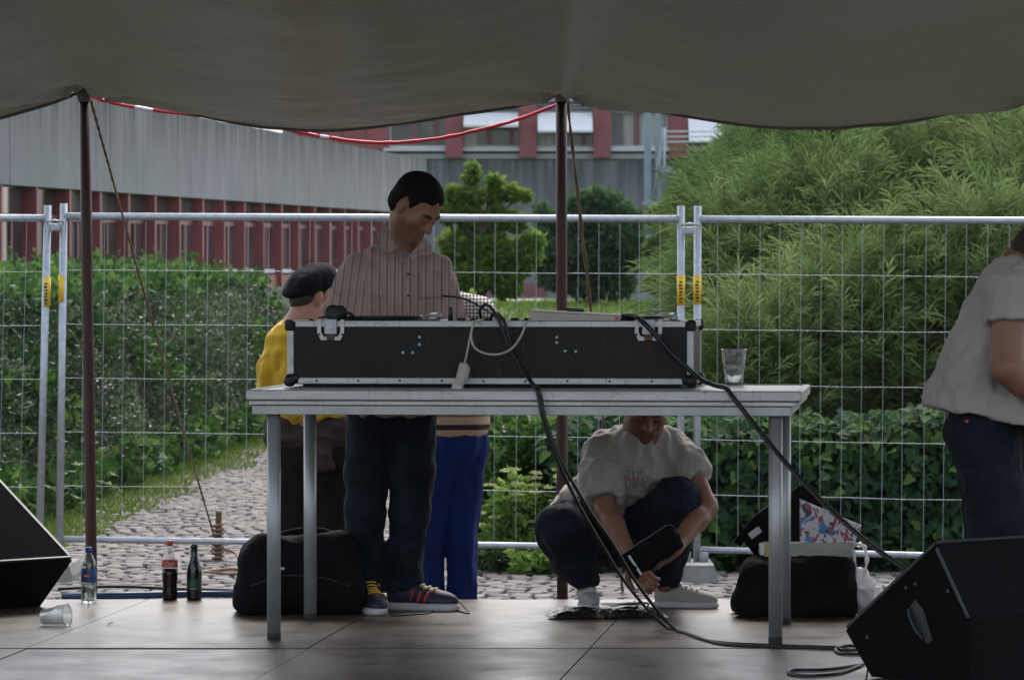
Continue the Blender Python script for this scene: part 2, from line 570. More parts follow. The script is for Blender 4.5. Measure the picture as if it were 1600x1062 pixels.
# ================================================================== THE SETTING
GZ = -0.42
def gz(x, y):
    t = min(1, max(0, (y - 48) / 26)); t = t * t * (3 - 2 * t)
    return GZ + 1.32 * t

def build_ground():
    xs = np.concatenate([np.linspace(-160, -30, 8), np.linspace(-26, 26, 53), np.linspace(30, 160, 8)])
    ys = np.concatenate([np.linspace(-30, 16, 8), np.linspace(20, 100, 81), np.linspace(110, 330, 12)])
    V = np.array([(x, y, gz(x, y)) for y in ys for x in xs])
    nx = len(xs)
    Q = np.array([(j * nx + i, j * nx + i + 1, (j + 1) * nx + i + 1, (j + 1) * nx + i) for j in range(len(ys) - 1) for i in range(nx - 1)])
    o = link("ground", np_mesh("ground", V, Q), M['ground'])
    tag(o, "green grassy ground behind the fence", "ground", kind="structure")
build_ground()
mb = MB(); mb.add([(-28, -28, GZ + .006), (28, -28, GZ + .006), (28, 16.38, GZ + .006), (-28, 16.38, GZ + .006)], [(0, 1, 2, 3)])  # unseen paving, added to set the light bounced onto the stage front
tag(mb.build("bounce_plaza", M['bounce_plaza']), "unseen grey paving before the stage, added for the light it bounces", "paving", kind="structure")
# the hazy air of the day
mb = MB(); mb.box((0, 150, 7.5), (330, 370, 18)); hz = mb.build("haze", None)
hm = bpy.data.materials.new("haze_air"); hm.use_nodes = True; hm.node_tree.nodes.clear()
ho = hm.node_tree.nodes.new("ShaderNodeOutputMaterial"); hv = hm.node_tree.nodes.new("ShaderNodeVolumePrincipled")
hv.inputs["Color"].default_value = (.90, .95, 1.0, 1); hv.inputs["Density"].default_value = .0001
hm.node_tree.links.new(hv.outputs[0], ho.inputs["Volume"])
hz.data.materials.append(hm); tag(hz, "thin bright haze in the air", "haze", kind="stuff")

# far pale paving crossing the lawn behind the table
mb = MB()
for (x0, x1, y0, y1) in ((-6, 1.3, 74.2, 79.0), (-1.3, .35, 79.0, 120.0)):
    mb.add([(x0, y0, gz(0, y0) + .012), (x1, y0, gz(0, y0) + .012), (x1 + .6, y1, gz(0, y1) + .012), (x0, y1, gz(0, y1) + .012)], [(0, 1, 2, 3)])
tag(mb.build("far_paving", M['asphalt']), "pale grey paving across the lawn far behind", "paving", kind="structure")

# ---------------------------------------------------------------- cobbled path
def path_left(y):
    if y < 24: return -6.0
    if y < 28: return -6.0 + (y - 24) / 4 * 2.9
    return -3.1 + (y - 28) * .032
def path_right(y):
    if y < 23.55: return 6.0
    if y < 25.2: return -.05
    return -.05 + (y - 25.2) * .012

def build_path():
    root = empty("cobbled_path", (0, 24, GZ), "grey cobbled path running back between the hedges", "path", kind="structure")
    mb = MB()
    ys = [16.4, 20, 23.55, 23.56, 24, 25.2, 27, 28, 34, 40, 46, 52, 58]
    for a, b in zip(ys[:-1], ys[1:]):
        mb.add([(path_left(a), a, gz(0, a) + .006), (path_right(a - 1e-4), a, gz(0, a) + .006), (path_right(b - 1e-4), b, gz(0, b) + .006), (path_left(b), b, gz(0, b) + .006)], [(0, 1, 2, 3)])
    mb.build("path_bed", M['joint'], root)
    # one stone: a dressed block with a worn, slightly domed top
    def stone_verts(w, l, h, r):
        e = .009
        base = [(-w, -l, 0), (w, -l, 0), (w, l, 0), (-w, l, 0)]
        mid = [(x, y, h - .007) for x, y, _ in base]
        top = [((w - e) * sx, (l - e) * sy, h + r.uniform(-.003, .003)) for sx, sy in ((-1, -1), (1, -1), (1, 1), (-1, 1))]
        cen = [(0, 0, h + .002)]
        return base + mid + top + cen
    FS = [(0, 1, 5, 4), (1, 2, 6, 5), (2, 3, 7, 6), (3, 0, 4, 7), (4, 5, 9, 8), (5, 6, 10, 9), (6, 7, 11, 10), (7, 4, 8, 11), (8, 9, 12), (9, 10, 12), (10, 11, 12), (11, 8, 12)]
    r = random.Random(3)
    meshes = []
    for k in range(6):
        me = bpy.data.meshes.new("cobble")
        me.from_pydata(stone_verts(.050 * r.uniform(.88, 1.05), .042 * r.uniform(.9, 1.05), .045, r), [], FS)
        me.polygons.foreach_set("use_smooth", [True] * len(FS)); me.update()
        me.materials.append(M['cobble'])
        meshes.append(me)
    spots = []
    y = 19.9; row = 0
    while y < 56:
        x0, x1 = max(path_left(y), -3.9), min(path_right(y), 4.2)
        x = x0 - .2 + (row * .031) % .118 + r.uniform(0, .012)
        wob = .05 * math.sin(row * .35)
        while x < x1:
            w = r.uniform(.9, 1.12)
            spots.append((x + .058 * w, y + r.uniform(-.008, .008) + .05 * math.sin(x * 1.7) + wob * .2, w))
            x += .120 * w
        y += .100; row += 1
    vis = [s for s in spots if 21.6 < s[1] < 26 and (-2.7 < s[0] < -.85 or -.3 < s[0] < .35 or 1.0 < s[0] < 1.2)]
    vis.sort(key=lambda s: s[1])
    single = set(vis[:290])
    far_v = []; far_f = []; tints = []
    for s in spots:
        z = gz(0, s[1]) + r.uniform(-.007, .004)
        tilt = (r.uniform(-.035, .035), r.uniform(-.04, .04), r.uniform(-.06, .06))
        if s in single:
            o = link("cobble", meshes[r.randrange(6)], None, root)
            o.location = Vector((s[0], s[1], z)) - base_of(root)
            o.rotation_euler = tilt; o.scale = (s[2], 1, 1)
        else:
            me = meshes[r.randrange(6)]
            mt = Matrix.Translation((s[0], s[1], z)) @ Matrix.Rotation(tilt[2], 4, 'Z') @ Matrix.Rotation(tilt[0], 4, 'X') @ Matrix.Rotation(tilt[1], 4, 'Y') @ Matrix.Diagonal((s[2], 1, 1, 1))
            b = len(far_v); t = r.random()
            far_v += [tuple(mt @ v.co - base_of(root)) for v in me.vertices]
            far_f += [tuple(i + b for i in f) for f in FS]
            tints += [t] * 13
    me = bpy.data.meshes.new("cobbles"); me.from_pydata(far_v, [], far_f)
    me.polygons.foreach_set("use_smooth", [True] * len(far_f)); me.update()
    set_attr(me, "tint", tints)
    link("cobbles", me, M['cobble'], root, "stuff")
build_path()

# ---------------------------------------------------------------- stage
D_REAR = 16.5
def seam_x(k, d): return .155 + .99 * k + .104 * (d - 13.13)
def build_stage():
    root = empty("stage", (0, 13, GZ), "low stage of worn brown plywood decks", "stage", kind="structure")
    rows = [(14.27, D_REAR), (12.06, 14.262), (9.9, 12.052)]
    r = random.Random(5)
    for j, (d0, d1) in enumerate(rows):
        for k in range(-5, 5):
            g = .0028
            dz = r.uniform(-.003, .003)
            poly = [(seam_x(k, d0) + g, d0 + g, 0), (seam_x(k + 1, d0) - g, d0 + g, 0), (seam_x(k + 1, d1) - g, d1 - g, 0), (seam_x(k, d1) + g, d1 - g, 0)]
            MB().prism(poly, (0, 0, -.02 + dz), (0, 0, dz)).build("deck_panel", M['deck'], root)
    # aluminium frame below the boards and the stage legs
    mb = MB()
    for d in (9.93, 12.05, 14.26, 16.46):
        mb.box((.1, d, -.09), (9.9, .05, .12))
    mb.build("deck_frame", M['alu'], root)
    for k in range(-5, 6, 2):
        for d in (10.0, 12.15, 14.35, 16.4):
            mb = MB(); mb.tube([(seam_x(k, d) + .05, d, GZ + .005), (seam_x(k, d) + .05, d, -.15)], .024, 10)
            mb.build("leg", M['alu_tube'], root)
build_stage()
tag(MB().tube([at(96, 932, 16.66), at(200, 930, 16.66), at(300, 928, 16.67), at(372, 928, 16.67)], .015, 10).build("blue_pipe", M['blue_pipe']),
    "blue pipe lying along the rear edge of the stage", "pipe")
tag(MB().tube(spline([at(90, 920, 16.75), at(180, 916, 16.8), at(280, 920, 16.8), at(372, 923, 16.75), at(480, 935, 16.7)], 6), .007, 6).build("thin_cable", M['cable']),
    "thin black cable strung just above the blue pipe", "cable")

# ---------------------------------------------------------------- tarpaulin roof
PX = [-3.76, -1.785, .206, 2.2, 4.2]
D_EDGE, Z_POLE = 16.95, 2.075
def tarp_z(x, d):
    for a, b in zip(PX[:-1], PX[1:]):
        if a <= x <= b or (b == PX[-1] and x > b) or (a == PX[0] and x < a): break
    t = min(1, max(0, (x - a) / (b - a)))
    s = math.sin(math.pi * t) ** .88 if 0 < t < 1 else 0
    v = (D_EDGE - d) / 5.6
    sag = s * (.145 + .11 * min(1, v * 2.2) - .03 * v)
    rise = .05 * v + .95 * v ** 1.35
    z = Z_POLE + rise - sag
    for p in PX:                      # creases pulled to the pole tops
        dx, dy = x - p, D_EDGE - d
        rr = math.hypot(dx, dy)
        if rr < 1.6:
            ang = math.atan2(dy + .02, dx)
            z += .034 * math.sin(7 * ang + 2.3 * p) * math.exp(-rr / .42) * min(1, rr / .08)
            z += .012 * math.sin(16 * ang + 5 * p) * math.exp(-rr / .7) * min(1, rr / .08)
    z += .030 * noise.noise(Vector((x * 1.1, d * 1.8, 3.1))) + .010 * noise.noise(Vector((x * 3.5, d * 5, 1.7))) + .0035 * noise.noise(Vector((x * 9, d * 16, 5.7)))
    return z
def build_tarp():
    root = empty("tarpaulin_roof", (.2, 14, 2.4), "large grey tarpaulin sagging between the poles as a stage roof", "tarpaulin")
    xs = np.arange(-4.3, 4.75, .03)
    ds = np.concatenate([D_EDGE - np.linspace(0, 1, 60) ** 1.3 * 2.0, np.linspace(D_EDGE - 2.08, 9.8, 70)])  # unseen front end drawn out over the stage to cut front light
    V = np.array([(x, d, tarp_z(x, d)) for d in ds for x in xs])
    V -= np.array(base_of(root))
    nx = len(xs)
    J, I = np.meshgrid(np.arange(len(ds) - 1), np.arange(nx - 1), indexing='ij')
    a = (J * nx + I).ravel()
    Q = np.stack([a, a + 1, a + nx + 1, a + nx], 1)
    sheet = link("sheet", np_mesh("sheet", V, Q), M['tarp'], root)
    hem = MB().tube([(x, D_EDGE + .004, tarp_z(x, D_EDGE) - .004) for x in np.arange(-4.3, 4.72, .05)], .009, 6)
    hem.build("hem", M['tarp'], root)
    for p in PX:                      # lashed corner patches over the pole tops
        mb = MB()
        mb.lathe([(.0, .035), (.028, .03), (.036, .012), (.03, -.012), (.026, -.03)], (p, D_EDGE + .012, Z_POLE - .005), 10, cap0=False)
        mb.build("pole_cap", M['tarp'], root)
build_tarp()

POLES = {}
def tent_pole(bx, by, tx, ty, label):
    a = Vector((bx, by, GZ)); b = Vector((tx, ty, Z_POLE + .01))
    root = empty("tent_pole", a, label, "tent pole", "poles holding up the tarpaulin")
    MB().tube([a + (b - a) * t for t in (0, .25, .5, .75, 1)], .0235, 14).build("tube", M['pole'], root)
    MB().box(a + Vector((0, 0, .006)), (.12, .12, .012)).build("base_plate", M['pole'], root)
    return root
pb = at(145, 935, D_EDGE + .06)
tent_pole(pb.x, D_EDGE + .06, PX[1], D_EDGE + .03, "thin dark red tent pole at the left, leaning slightly, beside the water bottle")
tent_pole(.212, D_EDGE + .06, PX[2], D_EDGE + .03, "thin dark red tent pole in the middle, behind the crouching person")
tent_pole(2.22, D_EDGE + .06, PX[3], D_EDGE + .03, "dark red tent pole beyond the right edge of the picture")
tent_pole(-3.75, D_EDGE + .06, PX[0], D_EDGE + .03, "dark red tent pole beyond the left edge of the picture")

# guy ropes, stake, barrier tape
def rope(name, pts, r, m, label, cat, twist=True):
    P = spline(pts, 24)
    mb = MB()
    if twist:
        L = 0; Q = [[], []]
        for i, p in enumerate(P):
            if i: L += (P[i] - P[i - 1]).length
            for k in range(2):
                a = L / .035 * math.pi + k * math.pi
                Q[k].append(p + Vector((math.cos(a), 0, math.sin(a) * .4)) * r * .5)
        for q in Q: mb.tube(q, r * .62, 6)
    else:
        mb.tube(P, r, 8)
    return tag(mb.build(name, m), label, cat)
STAKE = on_ground(340, 888, GZ)
top1 = Vector((PX[1] + .025, D_EDGE + .05, Z_POLE - .03))
s_end = STAKE + Vector((0, -.03, .13))
rope("guy_rope", [top1, top1.lerp(s_end, .33) + Vector((0, 0, -.02)), top1.lerp(s_end, .66) + Vector((0, 0, -.02)), s_end], .0075, M['rope'],
     "brown guy rope running from the left pole top down to the wooden stake", "rope")
top2 = Vector((PX[2] + .025, D_EDGE + .05, Z_POLE - .03))
r_end = Vector((.62, 23.4, GZ + .05)); r_end = top2 + (at(925, 500, 18.9) - top2) * 2.75; 
t_hit = (GZ - top2.z) / (r_end.z - top2.z); r_end = top2 + (r_end - top2) * t_hit
rope("guy_rope", [top2, top2.lerp(r_end, .33), top2.lerp(r_end, .66), r_end], .0075, M['rope'],
     "brown guy rope running from the middle pole top down behind the black case", "rope")
st = empty("wooden_stake", STAKE, "short wooden tent stake standing in the cobbles behind the fence", "stake")
MB().tube([STAKE + Vector((0, 0, -.05)), STAKE + Vector((.004, 0, .2)), STAKE + Vector((.006, 0, .325)), STAKE + Vector((.007, 0, .345))], [.021, .020, .019, .021], 10).build("post", M['wood'], st)
mb = MB()
mb.tube([STAKE + Vector((.032 * math.cos(a), .032 * math.sin(a), .02 + .0022 * k)) for k, a in enumerate(np.arange(0, 2 * math.pi * 9, .5))], .0085, 6)
mb.build("rope_winding", M['rope'], st)
cp = on_ground(350, 893, GZ + .05)
mb = MB(); mb.tube(spline([STAKE + Vector((.03, -.02, .12)), STAKE + Vector((.12, -.1, .09)), cp + Vector((.1, .0, -.02)), cp + Vector((.02, -.12, 0)), cp + Vector((-.11, -.05, 0)), cp + Vector((-.06, .1, .0)), cp + Vector((.07, .05, .012)), cp + Vector((.13, -.12, .0)), cp + Vector((.0, -.2, .0))], 8), .009, 6)
tag(mb.build("rope_end", M['rope']), "loose brown rope end lying in loops beside the wooden stake", "rope")

tape_px = [(137, 149), (165, 158), (200, 166), (260, 175), (340, 184), (420, 197), (500, 213), (565, 222), (620, 223), (690, 216), (750, 203), (800, 190), (850, 172), (889, 156)]
TP = spline([at(x, y, D_EDGE + .10) for x, y in tape_px], 10)
tr = empty("barrier_tape", TP[0], "red and white barrier tape twisted to a cord between the pole tops", "barrier tape")
def tape_piece(i0, i1, m, r):
    mb = MB(); P = TP[i0:i1 + 1]
    mb.tube([p + Vector((0, 0, .0006 * math.sin(i * 1.3))) for i, p in enumerate(P)], [r * (1 + .10 * math.sin(i * .9)) for i in range(len(P))], 8)
    mb.build("red_band" if m is M['red_tape'] else "white_band", m, tr)
nT = len(TP) - 1
cuts = [0, 22, 27, 60, 62, nT]
for i in range(len(cuts) - 1):
    red = (i % 2 == 0)
    tape_piece(cuts[i], cuts[i + 1], M['red_tape'] if red else M['white_tape'], .0075)

# ---------------------------------------------------------------- fence
def fence_panel(A, B, Ct, Dt, label, name="mesh_fence", lean=(0, 0)):
    """A,B: bottom left/right of the two posts; Ct,Dt their tops (world)."""
    root = empty(name, (A + B) * .5, label, "fence", "temporary mesh fences")
    for p, q in ((A, Ct), (B, Dt)):
        MB().tube([p, p.lerp(q, .5), q], .021, 12).build("post", M['steel'], root)
    zt = .965; zb = .085
    def along(u, w):      # u across, w up
        return (A.lerp(B, u)).lerp(Ct.lerp(Dt, u), w)
    MB().tube([along(0, zt), along(.5, zt), along(1, zt)], .021, 12).build("rail", M['steel'], root)
    MB().tube([along(0, zb), along(.5, zb), along(1, zb)], .018, 12).build("rail", M['steel'], root)
    L = (B - A).length
    n = int(L / .115)
    r = random.Random(int(abs(A.x) * 1000))
    for i in range(1, n):
        u = i / n + r.uniform(-.0012, .0012)
        MB().tube([along(u, zb), along(u + r.uniform(-.001, .001), .5) + Vector((0, r.uniform(-.006, .006), 0)), along(u, zt)], .0012, 5, cap=False).build("vertical_wire", M['steel'], root)
    for j in range(1, 6):
        w = zb + (zt - zb) * j / 6
        MB().tube([along(i / 12, w + (r.uniform(-.0012, .0012) if 0 < i < 12 else 0)) + Vector((0, -.004, 0)) for i in range(13)], .0013, 5, cap=False).build("horizontal_wire", M['steel'], root)
    return root, along

def sticker(root, P, Q, px_off, rot):
    """Yellow printed wrap round a post, with a few rows of dark print."""
    ax = (Q - P).normalized()
    o = MB().tube([P, Q], .0232, 14).build("yellow_sticker", M['yellow_sticker'], root)
    mb = MB()
    h = (Q - P).length
    for k in range(7):
        c = P + ax * h * (.12 + .11 * k)
        hh = h * (.05 if k % 2 else .035)
        for s in (-.6, .15):
            a = -math.pi / 2 + rot + s * .45
            n = Vector((math.cos(a), math.sin(a), 0))
            t = Vector((-n.y, n.x, 0))
            w = .0035 + .002 * ((k * 7 + (s > 0)) % 3)
            cc = c + n * .0238
            mb.add([cc - t * w - ax * hh, cc + t * w - ax * hh, cc + t * w + ax * hh * .6, cc - t * w + ax * hh * .6], [(0, 1, 2, 3)])
    mb.build("print", M['ink'], o)

DF = 23.0
f1 = fence_panel(at(-905, 893, DF), at(60, 893, DF), at(-890, 318, DF), at(75, 321, DF), "steel mesh fence panel at the left edge of the picture")
f2 = fence_panel(at(92, 891, DF), at(1064, 905, DF), at(100, 318, DF), at(1064, 322, DF), "steel mesh fence panel in the middle behind the table")
f3 = fence_panel(at(1089, 908, DF + .02), at(2050, 935, DF + .02), at(1090, 322, DF + .02), at(2062, 326, DF + .02), "steel mesh fence panel on the right in front of the willows")
sticker(f1[0], at(72.5, 479, DF), at(73.3, 433, DF), 0, 0)
sticker(f2[0], at(96.8, 472, DF), at(97.4, 430, DF), 0, -1.2)
sticker(f2[0], at(1064, 477, DF), at(1064, 430, DF), 0, 0)
sticker(f3[0], at(1089.6, 475, DF + .02), at(1089.7, 430, DF + .02), 0, 0)
for x0, x1, y, lb in ((75, 99, 355, "small steel clamp joining the two left fence posts"), (1066, 1089, 360, "small steel clamp joining the two middle fence posts")):
    c = at((x0 + x1) / 2, y, DF)
    root = empty("fence_clamp", c, lb, "clamp", "clamps on the fence")
    MB().box(c + Vector((0, -.012, 0)), (.055, .03, .045), bev=.006).build("bracket", M['steel'], root)
    mb = MB(); mb.tube([c + Vector((-.05, -.026, .03)), c + Vector((0, -.034, .038)), c + Vector((.05, -.026, .03))], .006, 8); mb.build("hook", M['steel'], root)
    mb = MB(); mb.tube([c + Vector((.0, -.03, -.01)), c + Vector((.0, -.05, -.01))], .009, 6); mb.build("bolt", M['steel'], root)
for px, lb in ((90, "grey concrete fence foot at the left behind the loudspeaker"), (1086, "grey concrete fence foot right of the crouching person")):
    c = at(px, 900, DF); zb_ = GZ
    root = empty("concrete_block", (c.x, DF, zb_), lb, "concrete block", "concrete feet of the fence")
    prof = [(-.115, 0), (.115, 0), (.115, .07), (.095, .13), (-.095, .13), (-.115, .07)]
    mb = MB(); mb.prism([(x + c.x, DF, z + zb_ + .004) for x, z in prof], (0, -.3, 0), (0, .3, 0)); mb.build("block", M['concrete_foot'], root)
    for s in (-.05, .05):
        mb = MB(); mb.tube([(c.x + s, DF, zb_ + .12), (c.x + s, DF, zb_ + .19)], .027, 12); mb.build("socket", M['concrete_foot'], root)
# ---------------------------------------------------------------- left building (long, low, receding)
def wall_x(d): return -12.84 + .0936 * d           # outer face line
def build_left_building():
    d0, d1 = 52.0, 112.0
    root = empty("long_building", (wall_x(d0), d0, 1.0), "long low building with stained concrete fascia over a row of dark red window fins", "building")
    z_top = lambda d: 4.30; z_bot = lambda d: 2.80 + (d - 64) * .0098
    # fascia panels, one by one
    edges = [52.0, 59.15, 66.75, 74.35, 81.95, 89.55, 97.15, 104.75, 112.0]
    nrm = Vector((math.cos(math.atan(.0936)), -math.sin(math.atan(.0936)), 0))
    for k, (a, b) in enumerate(zip(edges[:-1], edges[1:])):
        zt = 4.33 - (0 if a > 55 else 0)
        n = 12; m = 6
        vs = []; tp = []
        for off in (0, -.25):
            for j in range(m + 1):
                for i in range(n + 1):
                    d = a + .02 + (b - a - .04) * i / n
                    zz0 = 2.80 + (d - 64) * .0098
                    zz1 = 4.30 + (d - 64) * .0098 + (.03 * noise.noise(Vector((d * .7, 0, 0))))
                    z = zz0 + (zz1 - zz0) * j / m
                    p = Vector((wall_x(d), d, z)) + nrm * off
                    vs.append(p); tp.append((j / m) ** 1.6)
        st = (n + 1) * (m + 1)
        fs = [(j * (n + 1) + i, j * (n + 1) + i + 1, (j + 1) * (n + 1) + i + 1, (j + 1) * (n + 1) + i) for j in range(m) for i in range(n)]
        fs += [(st + j * (n + 1) + i, st + (j + 1) * (n + 1) + i, st + (j + 1) * (n + 1) + i + 1, st + j * (n + 1) + i + 1) for j in range(m) for i in range(n)]
        for i in range(n):
            fs.append((i, st + i, st + i + 1, i + 1)); q = m * (n + 1)
            fs.append((q + i, q + i + 1, st + q + i + 1, st + q + i))
        for j in range(m):
            q0, q1 = j * (n + 1), (j + 1) * (n + 1)
            fs.append((q0, q1, st + q1, st + q0)); fs.append((q0 + n, st + q0 + n, st + q1 + n, q1 + n))
        mb = MB(); mb.add(vs, fs)
        o = mb.build("fascia_panel", M['concrete'], root)
        set_attr(o.data, "topness", tp)
    def quad_wall(name, off, za, zb, da, db, m, thick=.05):
        poly = []
        for d in (da, db):
            poly.append(Vector((wall_x(d), d, 0)) + nrm * off)
        a, b = poly
        vs = []
        for p in (a, b, b - nrm * thick, a - nrm * thick):
            vs.append((p.x, p.y, za(p.y))); vs.append((p.x, p.y, zb(p.y)))
        fs = [(0, 2, 3, 1), (2, 4, 5, 3), (4, 6, 7, 5), (6, 0, 1, 7), (1, 3, 5, 7), (0, 6, 4, 2)]
        MB().add(vs, fs).build(name, m, root)
    zb_f = lambda d: 2.80 + (d - 64) * .0098
    quad_wall("backing_wall", -.62, lambda d: -.4, lambda d: 4.2 + (d - 64) * .0098, d0, d1, M['grey_clad'], .2)
    quad_wall("soffit", -.26, lambda d: zb_f(d) + .02, lambda d: zb_f(d) + .16, d0, d1, M['black_plastic'], .35)  # soffit coloured black for the shade of the recess
    quad_wall("parapet_base", -.12, lambda d: -.4, lambda d: 1.42 + (d - 60) * .004, d0, d1, M['red_paint'], .3)
    d = 58.7 - 2.45 * 2
    n_bay = 0
    while d < 110:
        # projecting fin
        quad_wall("window_fin", -.02, lambda q: .9, lambda q: zb_f(q) - .012, d - .07, d + .07, M['red_paint'], .25)
        a, b = d + .075, d + 2.375
        quad_wall("window_pane", -.24, lambda q: 1.45, lambda q: zb_f(q) - .02, a, b, M['window'], .02)
        quad_wall("transom", -.20, lambda q: zb_f(q) - .50, lambda q: zb_f(q) - .41, a, b, M['red_dark'], .035)
        quad_wall("window_sill", -.16, lambda q: 1.46 + (q - 60) * .004, lambda q: 1.54 + (q - 60) * .004, a, b, M['sill'], .09)
        for u in (.30, .62):
            dm = a + (b - a) * u
            quad_wall("mullion", -.205, lambda q: 1.53 + (q - 60) * .004, lambda q: zb_f(q) - .51, dm - .05, dm + .05, M['red_dark'], .03)
        d += 2.45; n_bay += 1
build_left_building()

# ---------------------------------------------------------------- far red and grey building
def build_far_building():
    D = 135.0
    s = D / F
    X = lambda px: (px - 800) * s
    Z = lambda py: CAMZ + (HOR - py) * s
    root = empty("red_building", (X(850), D, .9), "far building with red pillars, white awnings and a grey concrete base", "building")
    def bx(name, x0, x1, y0, y1, dep, thick, m):
        return MB().box(((X(x0) + X(x1)) / 2, D - dep + thick / 2, (Z(y0) + Z(y1)) / 2), (X(x1) - X(x0), thick, Z(y0) - Z(y1))).build(name, m, root)
    # concrete base wall in cast panels
    px = 440
    while px < 1420:
        w = 122
        n, m_ = 8, 6
        vs = []; tp = []
        for j in range(m_ + 1):
            for i in range(n + 1):
                vs.append((X(px + .4 + (w - .8) * i / n), D - .30, Z(486) + (Z(250) - Z(486)) * j / m_)); tp.append((j / m_) ** 2 * .9)
        fs = [(j * (n + 1) + i, j * (n + 1) + i + 1, (j + 1) * (n + 1) + i + 1, (j + 1) * (n + 1) + i) for j in range(m_) for i in range(n)]
        b = len(vs)
        x0, x1 = X(px + .4), X(px + w - .4)
        vs += [(x0, D, Z(486)), (x1, D, Z(486)), (x1, D, Z(250)), (x0, D, Z(250))]; tp += [0] * 4
        c = [0, n, m_ * (n + 1) + n, m_ * (n + 1)]
        fs += [(b + 3, b + 2, b + 1, b), (c[0], b, b + 1, c[1]), (c[1], b + 1, b + 2, c[2]), (c[2], b + 2, b + 3, c[3]), (c[3], b + 3, b, c[0])]
        o = MB().add(vs, fs).build("base_panel", M['concrete'], root)
        set_attr(o.data, "topness", tp)
        px += w
    bx("wall", 440, 1420, 486, 60, -.5, .3, M['grey_clad'])
    bx("ledge", 600, 1420, 249, 241, .36, 1.0, M['grey_clad'])
    bx("ledge", 600, 1420, 237, 232, .46, 1.0, M['sill'])
    for y in (163, 168, 173):
        bx("cladding_rib", 600, 1420, y + 3.2, y, .10, .35, M['grey_clad'])
    bx("roof_edge", 440, 1420, 160, 60, .2, .7, M['grey_clad'])
    cols = [710, 825, 940, 1059, 1174, 1289]
    for c in cols:
        bx("pillar", c - 13.5, c + 13.5, 247, 120, .62, .9, M['red_paint'])
    # red boarded bay on the left
    for k in range(4):
        bx("red_board", 462 + 37 * k, 462 + 37 * k + 36, 241, 196, .25, .5, M['red_paint'])
    # windows
    def window(x0, x1, mull, curtain):
        w = bx("window", x0, x1, 232, 176, -.12, .05, M['curtain'] if curtain else M['window'])
        for mx in mull:
            bx("mullion", mx - 3.5, mx + 3.5, 232, 176, .0, .12, M['red_dark'])
        bx("window_sill", x0, x1, 232, 228, .04, .16, M['sill'])
    window(611, 696, (648.5, 681), False)
    bx("mullion", 609, 611.5, 232, 176, .02, .12, M['sill'])
    window(724, 811, (764, 799), False); bx("curtain", 725, 745, 228, 198, -.06, .03, M['curtain'])
    window(839, 926, (912,), False); bx("curtain", 840, 874, 228, 198, -.06, .03, M['curtain'])
    window(954, 1045, (995,), True); bx("dark_pane", 958, 974, 228, 180, -.05, .03, M['window'])
    window(1073, 1160, (1110,), False); window(1188, 1275, (1230,), False)
    # white fabric awnings
    for (x0, x1, yt, yb) in ((725, 810, 177, 198), (840, 925, 177, 206), (1074, 1159, 172, 222), (1189, 1274, 172, 222)):
        z1, z0 = Z(yt), Z(yb)
        p = [(0, D - .30, z1), (0, D - 1.25, z0), (0, D - 1.23, z0 - .07), (0, D - 1.20, z0), (0, D - .28, z1 - .04)]
        MB().prism(p, (X(x0) , 0, 0), (X(x1), 0, 0)).build("awning", M['awning'], root)
    # low red and grey plinth things at the foot
    bx("red_plinth", 690, 850, 462, 443, 14, .4, M['red_dark'])
build_far_building()

def build_far_stair():
    D = 118.0; s = D / F
    P = lambda px, py, dd=0: at(px, py, D + dd)
    root = empty("steel_stair", at(1080, 470, D), "blue grey steel walkway and stair posts in front of the red building", "walkway")
    for px, w, top, bot in ((1012, .1, 120, 478), (1028, .08, 170, 478), (1133, .06, 150, 478)):
        a = P(px, bot); b = P(px, top)
        MB().box((a + b) * .5, (w * 2, .2, (b - a).z)).build("post", M['blue_steel'], root)
    MB().tube([P(1036, 200, -.3), P(1021, 322, -.3)], .055, 8).build("brace", M['blue_steel'], root)
    for y in (206, 214, 222):
        MB().tube([P(1038, y, -.3), P(1215, y - 1, -.3)], .028, 6).build("handrail", M['sill'], root)
    for px in (1038, 1122):
        MB().tube([P(px, 200, -.3), P(px, 268, -.3)], .04, 6).build("handrail_post", M['sill'], root)
    a = P(1030, 270); b = P(1220, 262)
    MB().box((a + b) * .5, ((b - a).x, 1.2, .16)).build("walkway_deck", M['blue_steel'], root)
    a = P(1005, 318); b = P(1042, 318)
    MB().box((a + b) * .5, ((b - a).x, .8, .1)).build("landing", M['blue_steel'], root)
    for k in range(6):
        a = P(972, 346 + 5 * k); b = P(1008, 346 + 5 * k)
        MB().box((a + b) * .5, ((b - a).x, .3, .05)).build("tread", M['grey_clad'], root)
    a = P(996, 365); b = P(1004, 425)
    MB().box((a + b) * .5, ((b - a).x, .25, abs((b - a).z))).build("red_post", M['red_dark'], root)
build_far_stair()
a = at(935, 441, 88); b = at(1040, 441, 88)
lw = empty("low_wall", ((a.x + b.x) / 2, 88, gz(0, 88)), "low grey wall with a red coping behind the dark tree", "wall")
zt = a.z
MB().box(((a.x + b.x) / 2, 88, (zt + gz(0, 88)) / 2), (b.x - a.x, .3, zt - gz(0, 88))).build("wall", M['grey_clad'], lw)
MB().box(((a.x + b.x) / 2, 88, zt + .04), (b.x - a.x + .1, .4, .08)).build("coping", M['red_dark'], lw)

# ================================================================== VEGETATION
UP = np.array([0, 0, 1.0])
def unit(a): return a / (np.linalg.norm(a, axis=-1, keepdims=True) + 1e-9)
def fbm(x, y, z=0.0):
    return noise.noise(Vector((x, y, z))) + .5 * noise.noise(Vector((2.1 * x, 2.1 * y, z + 5)))

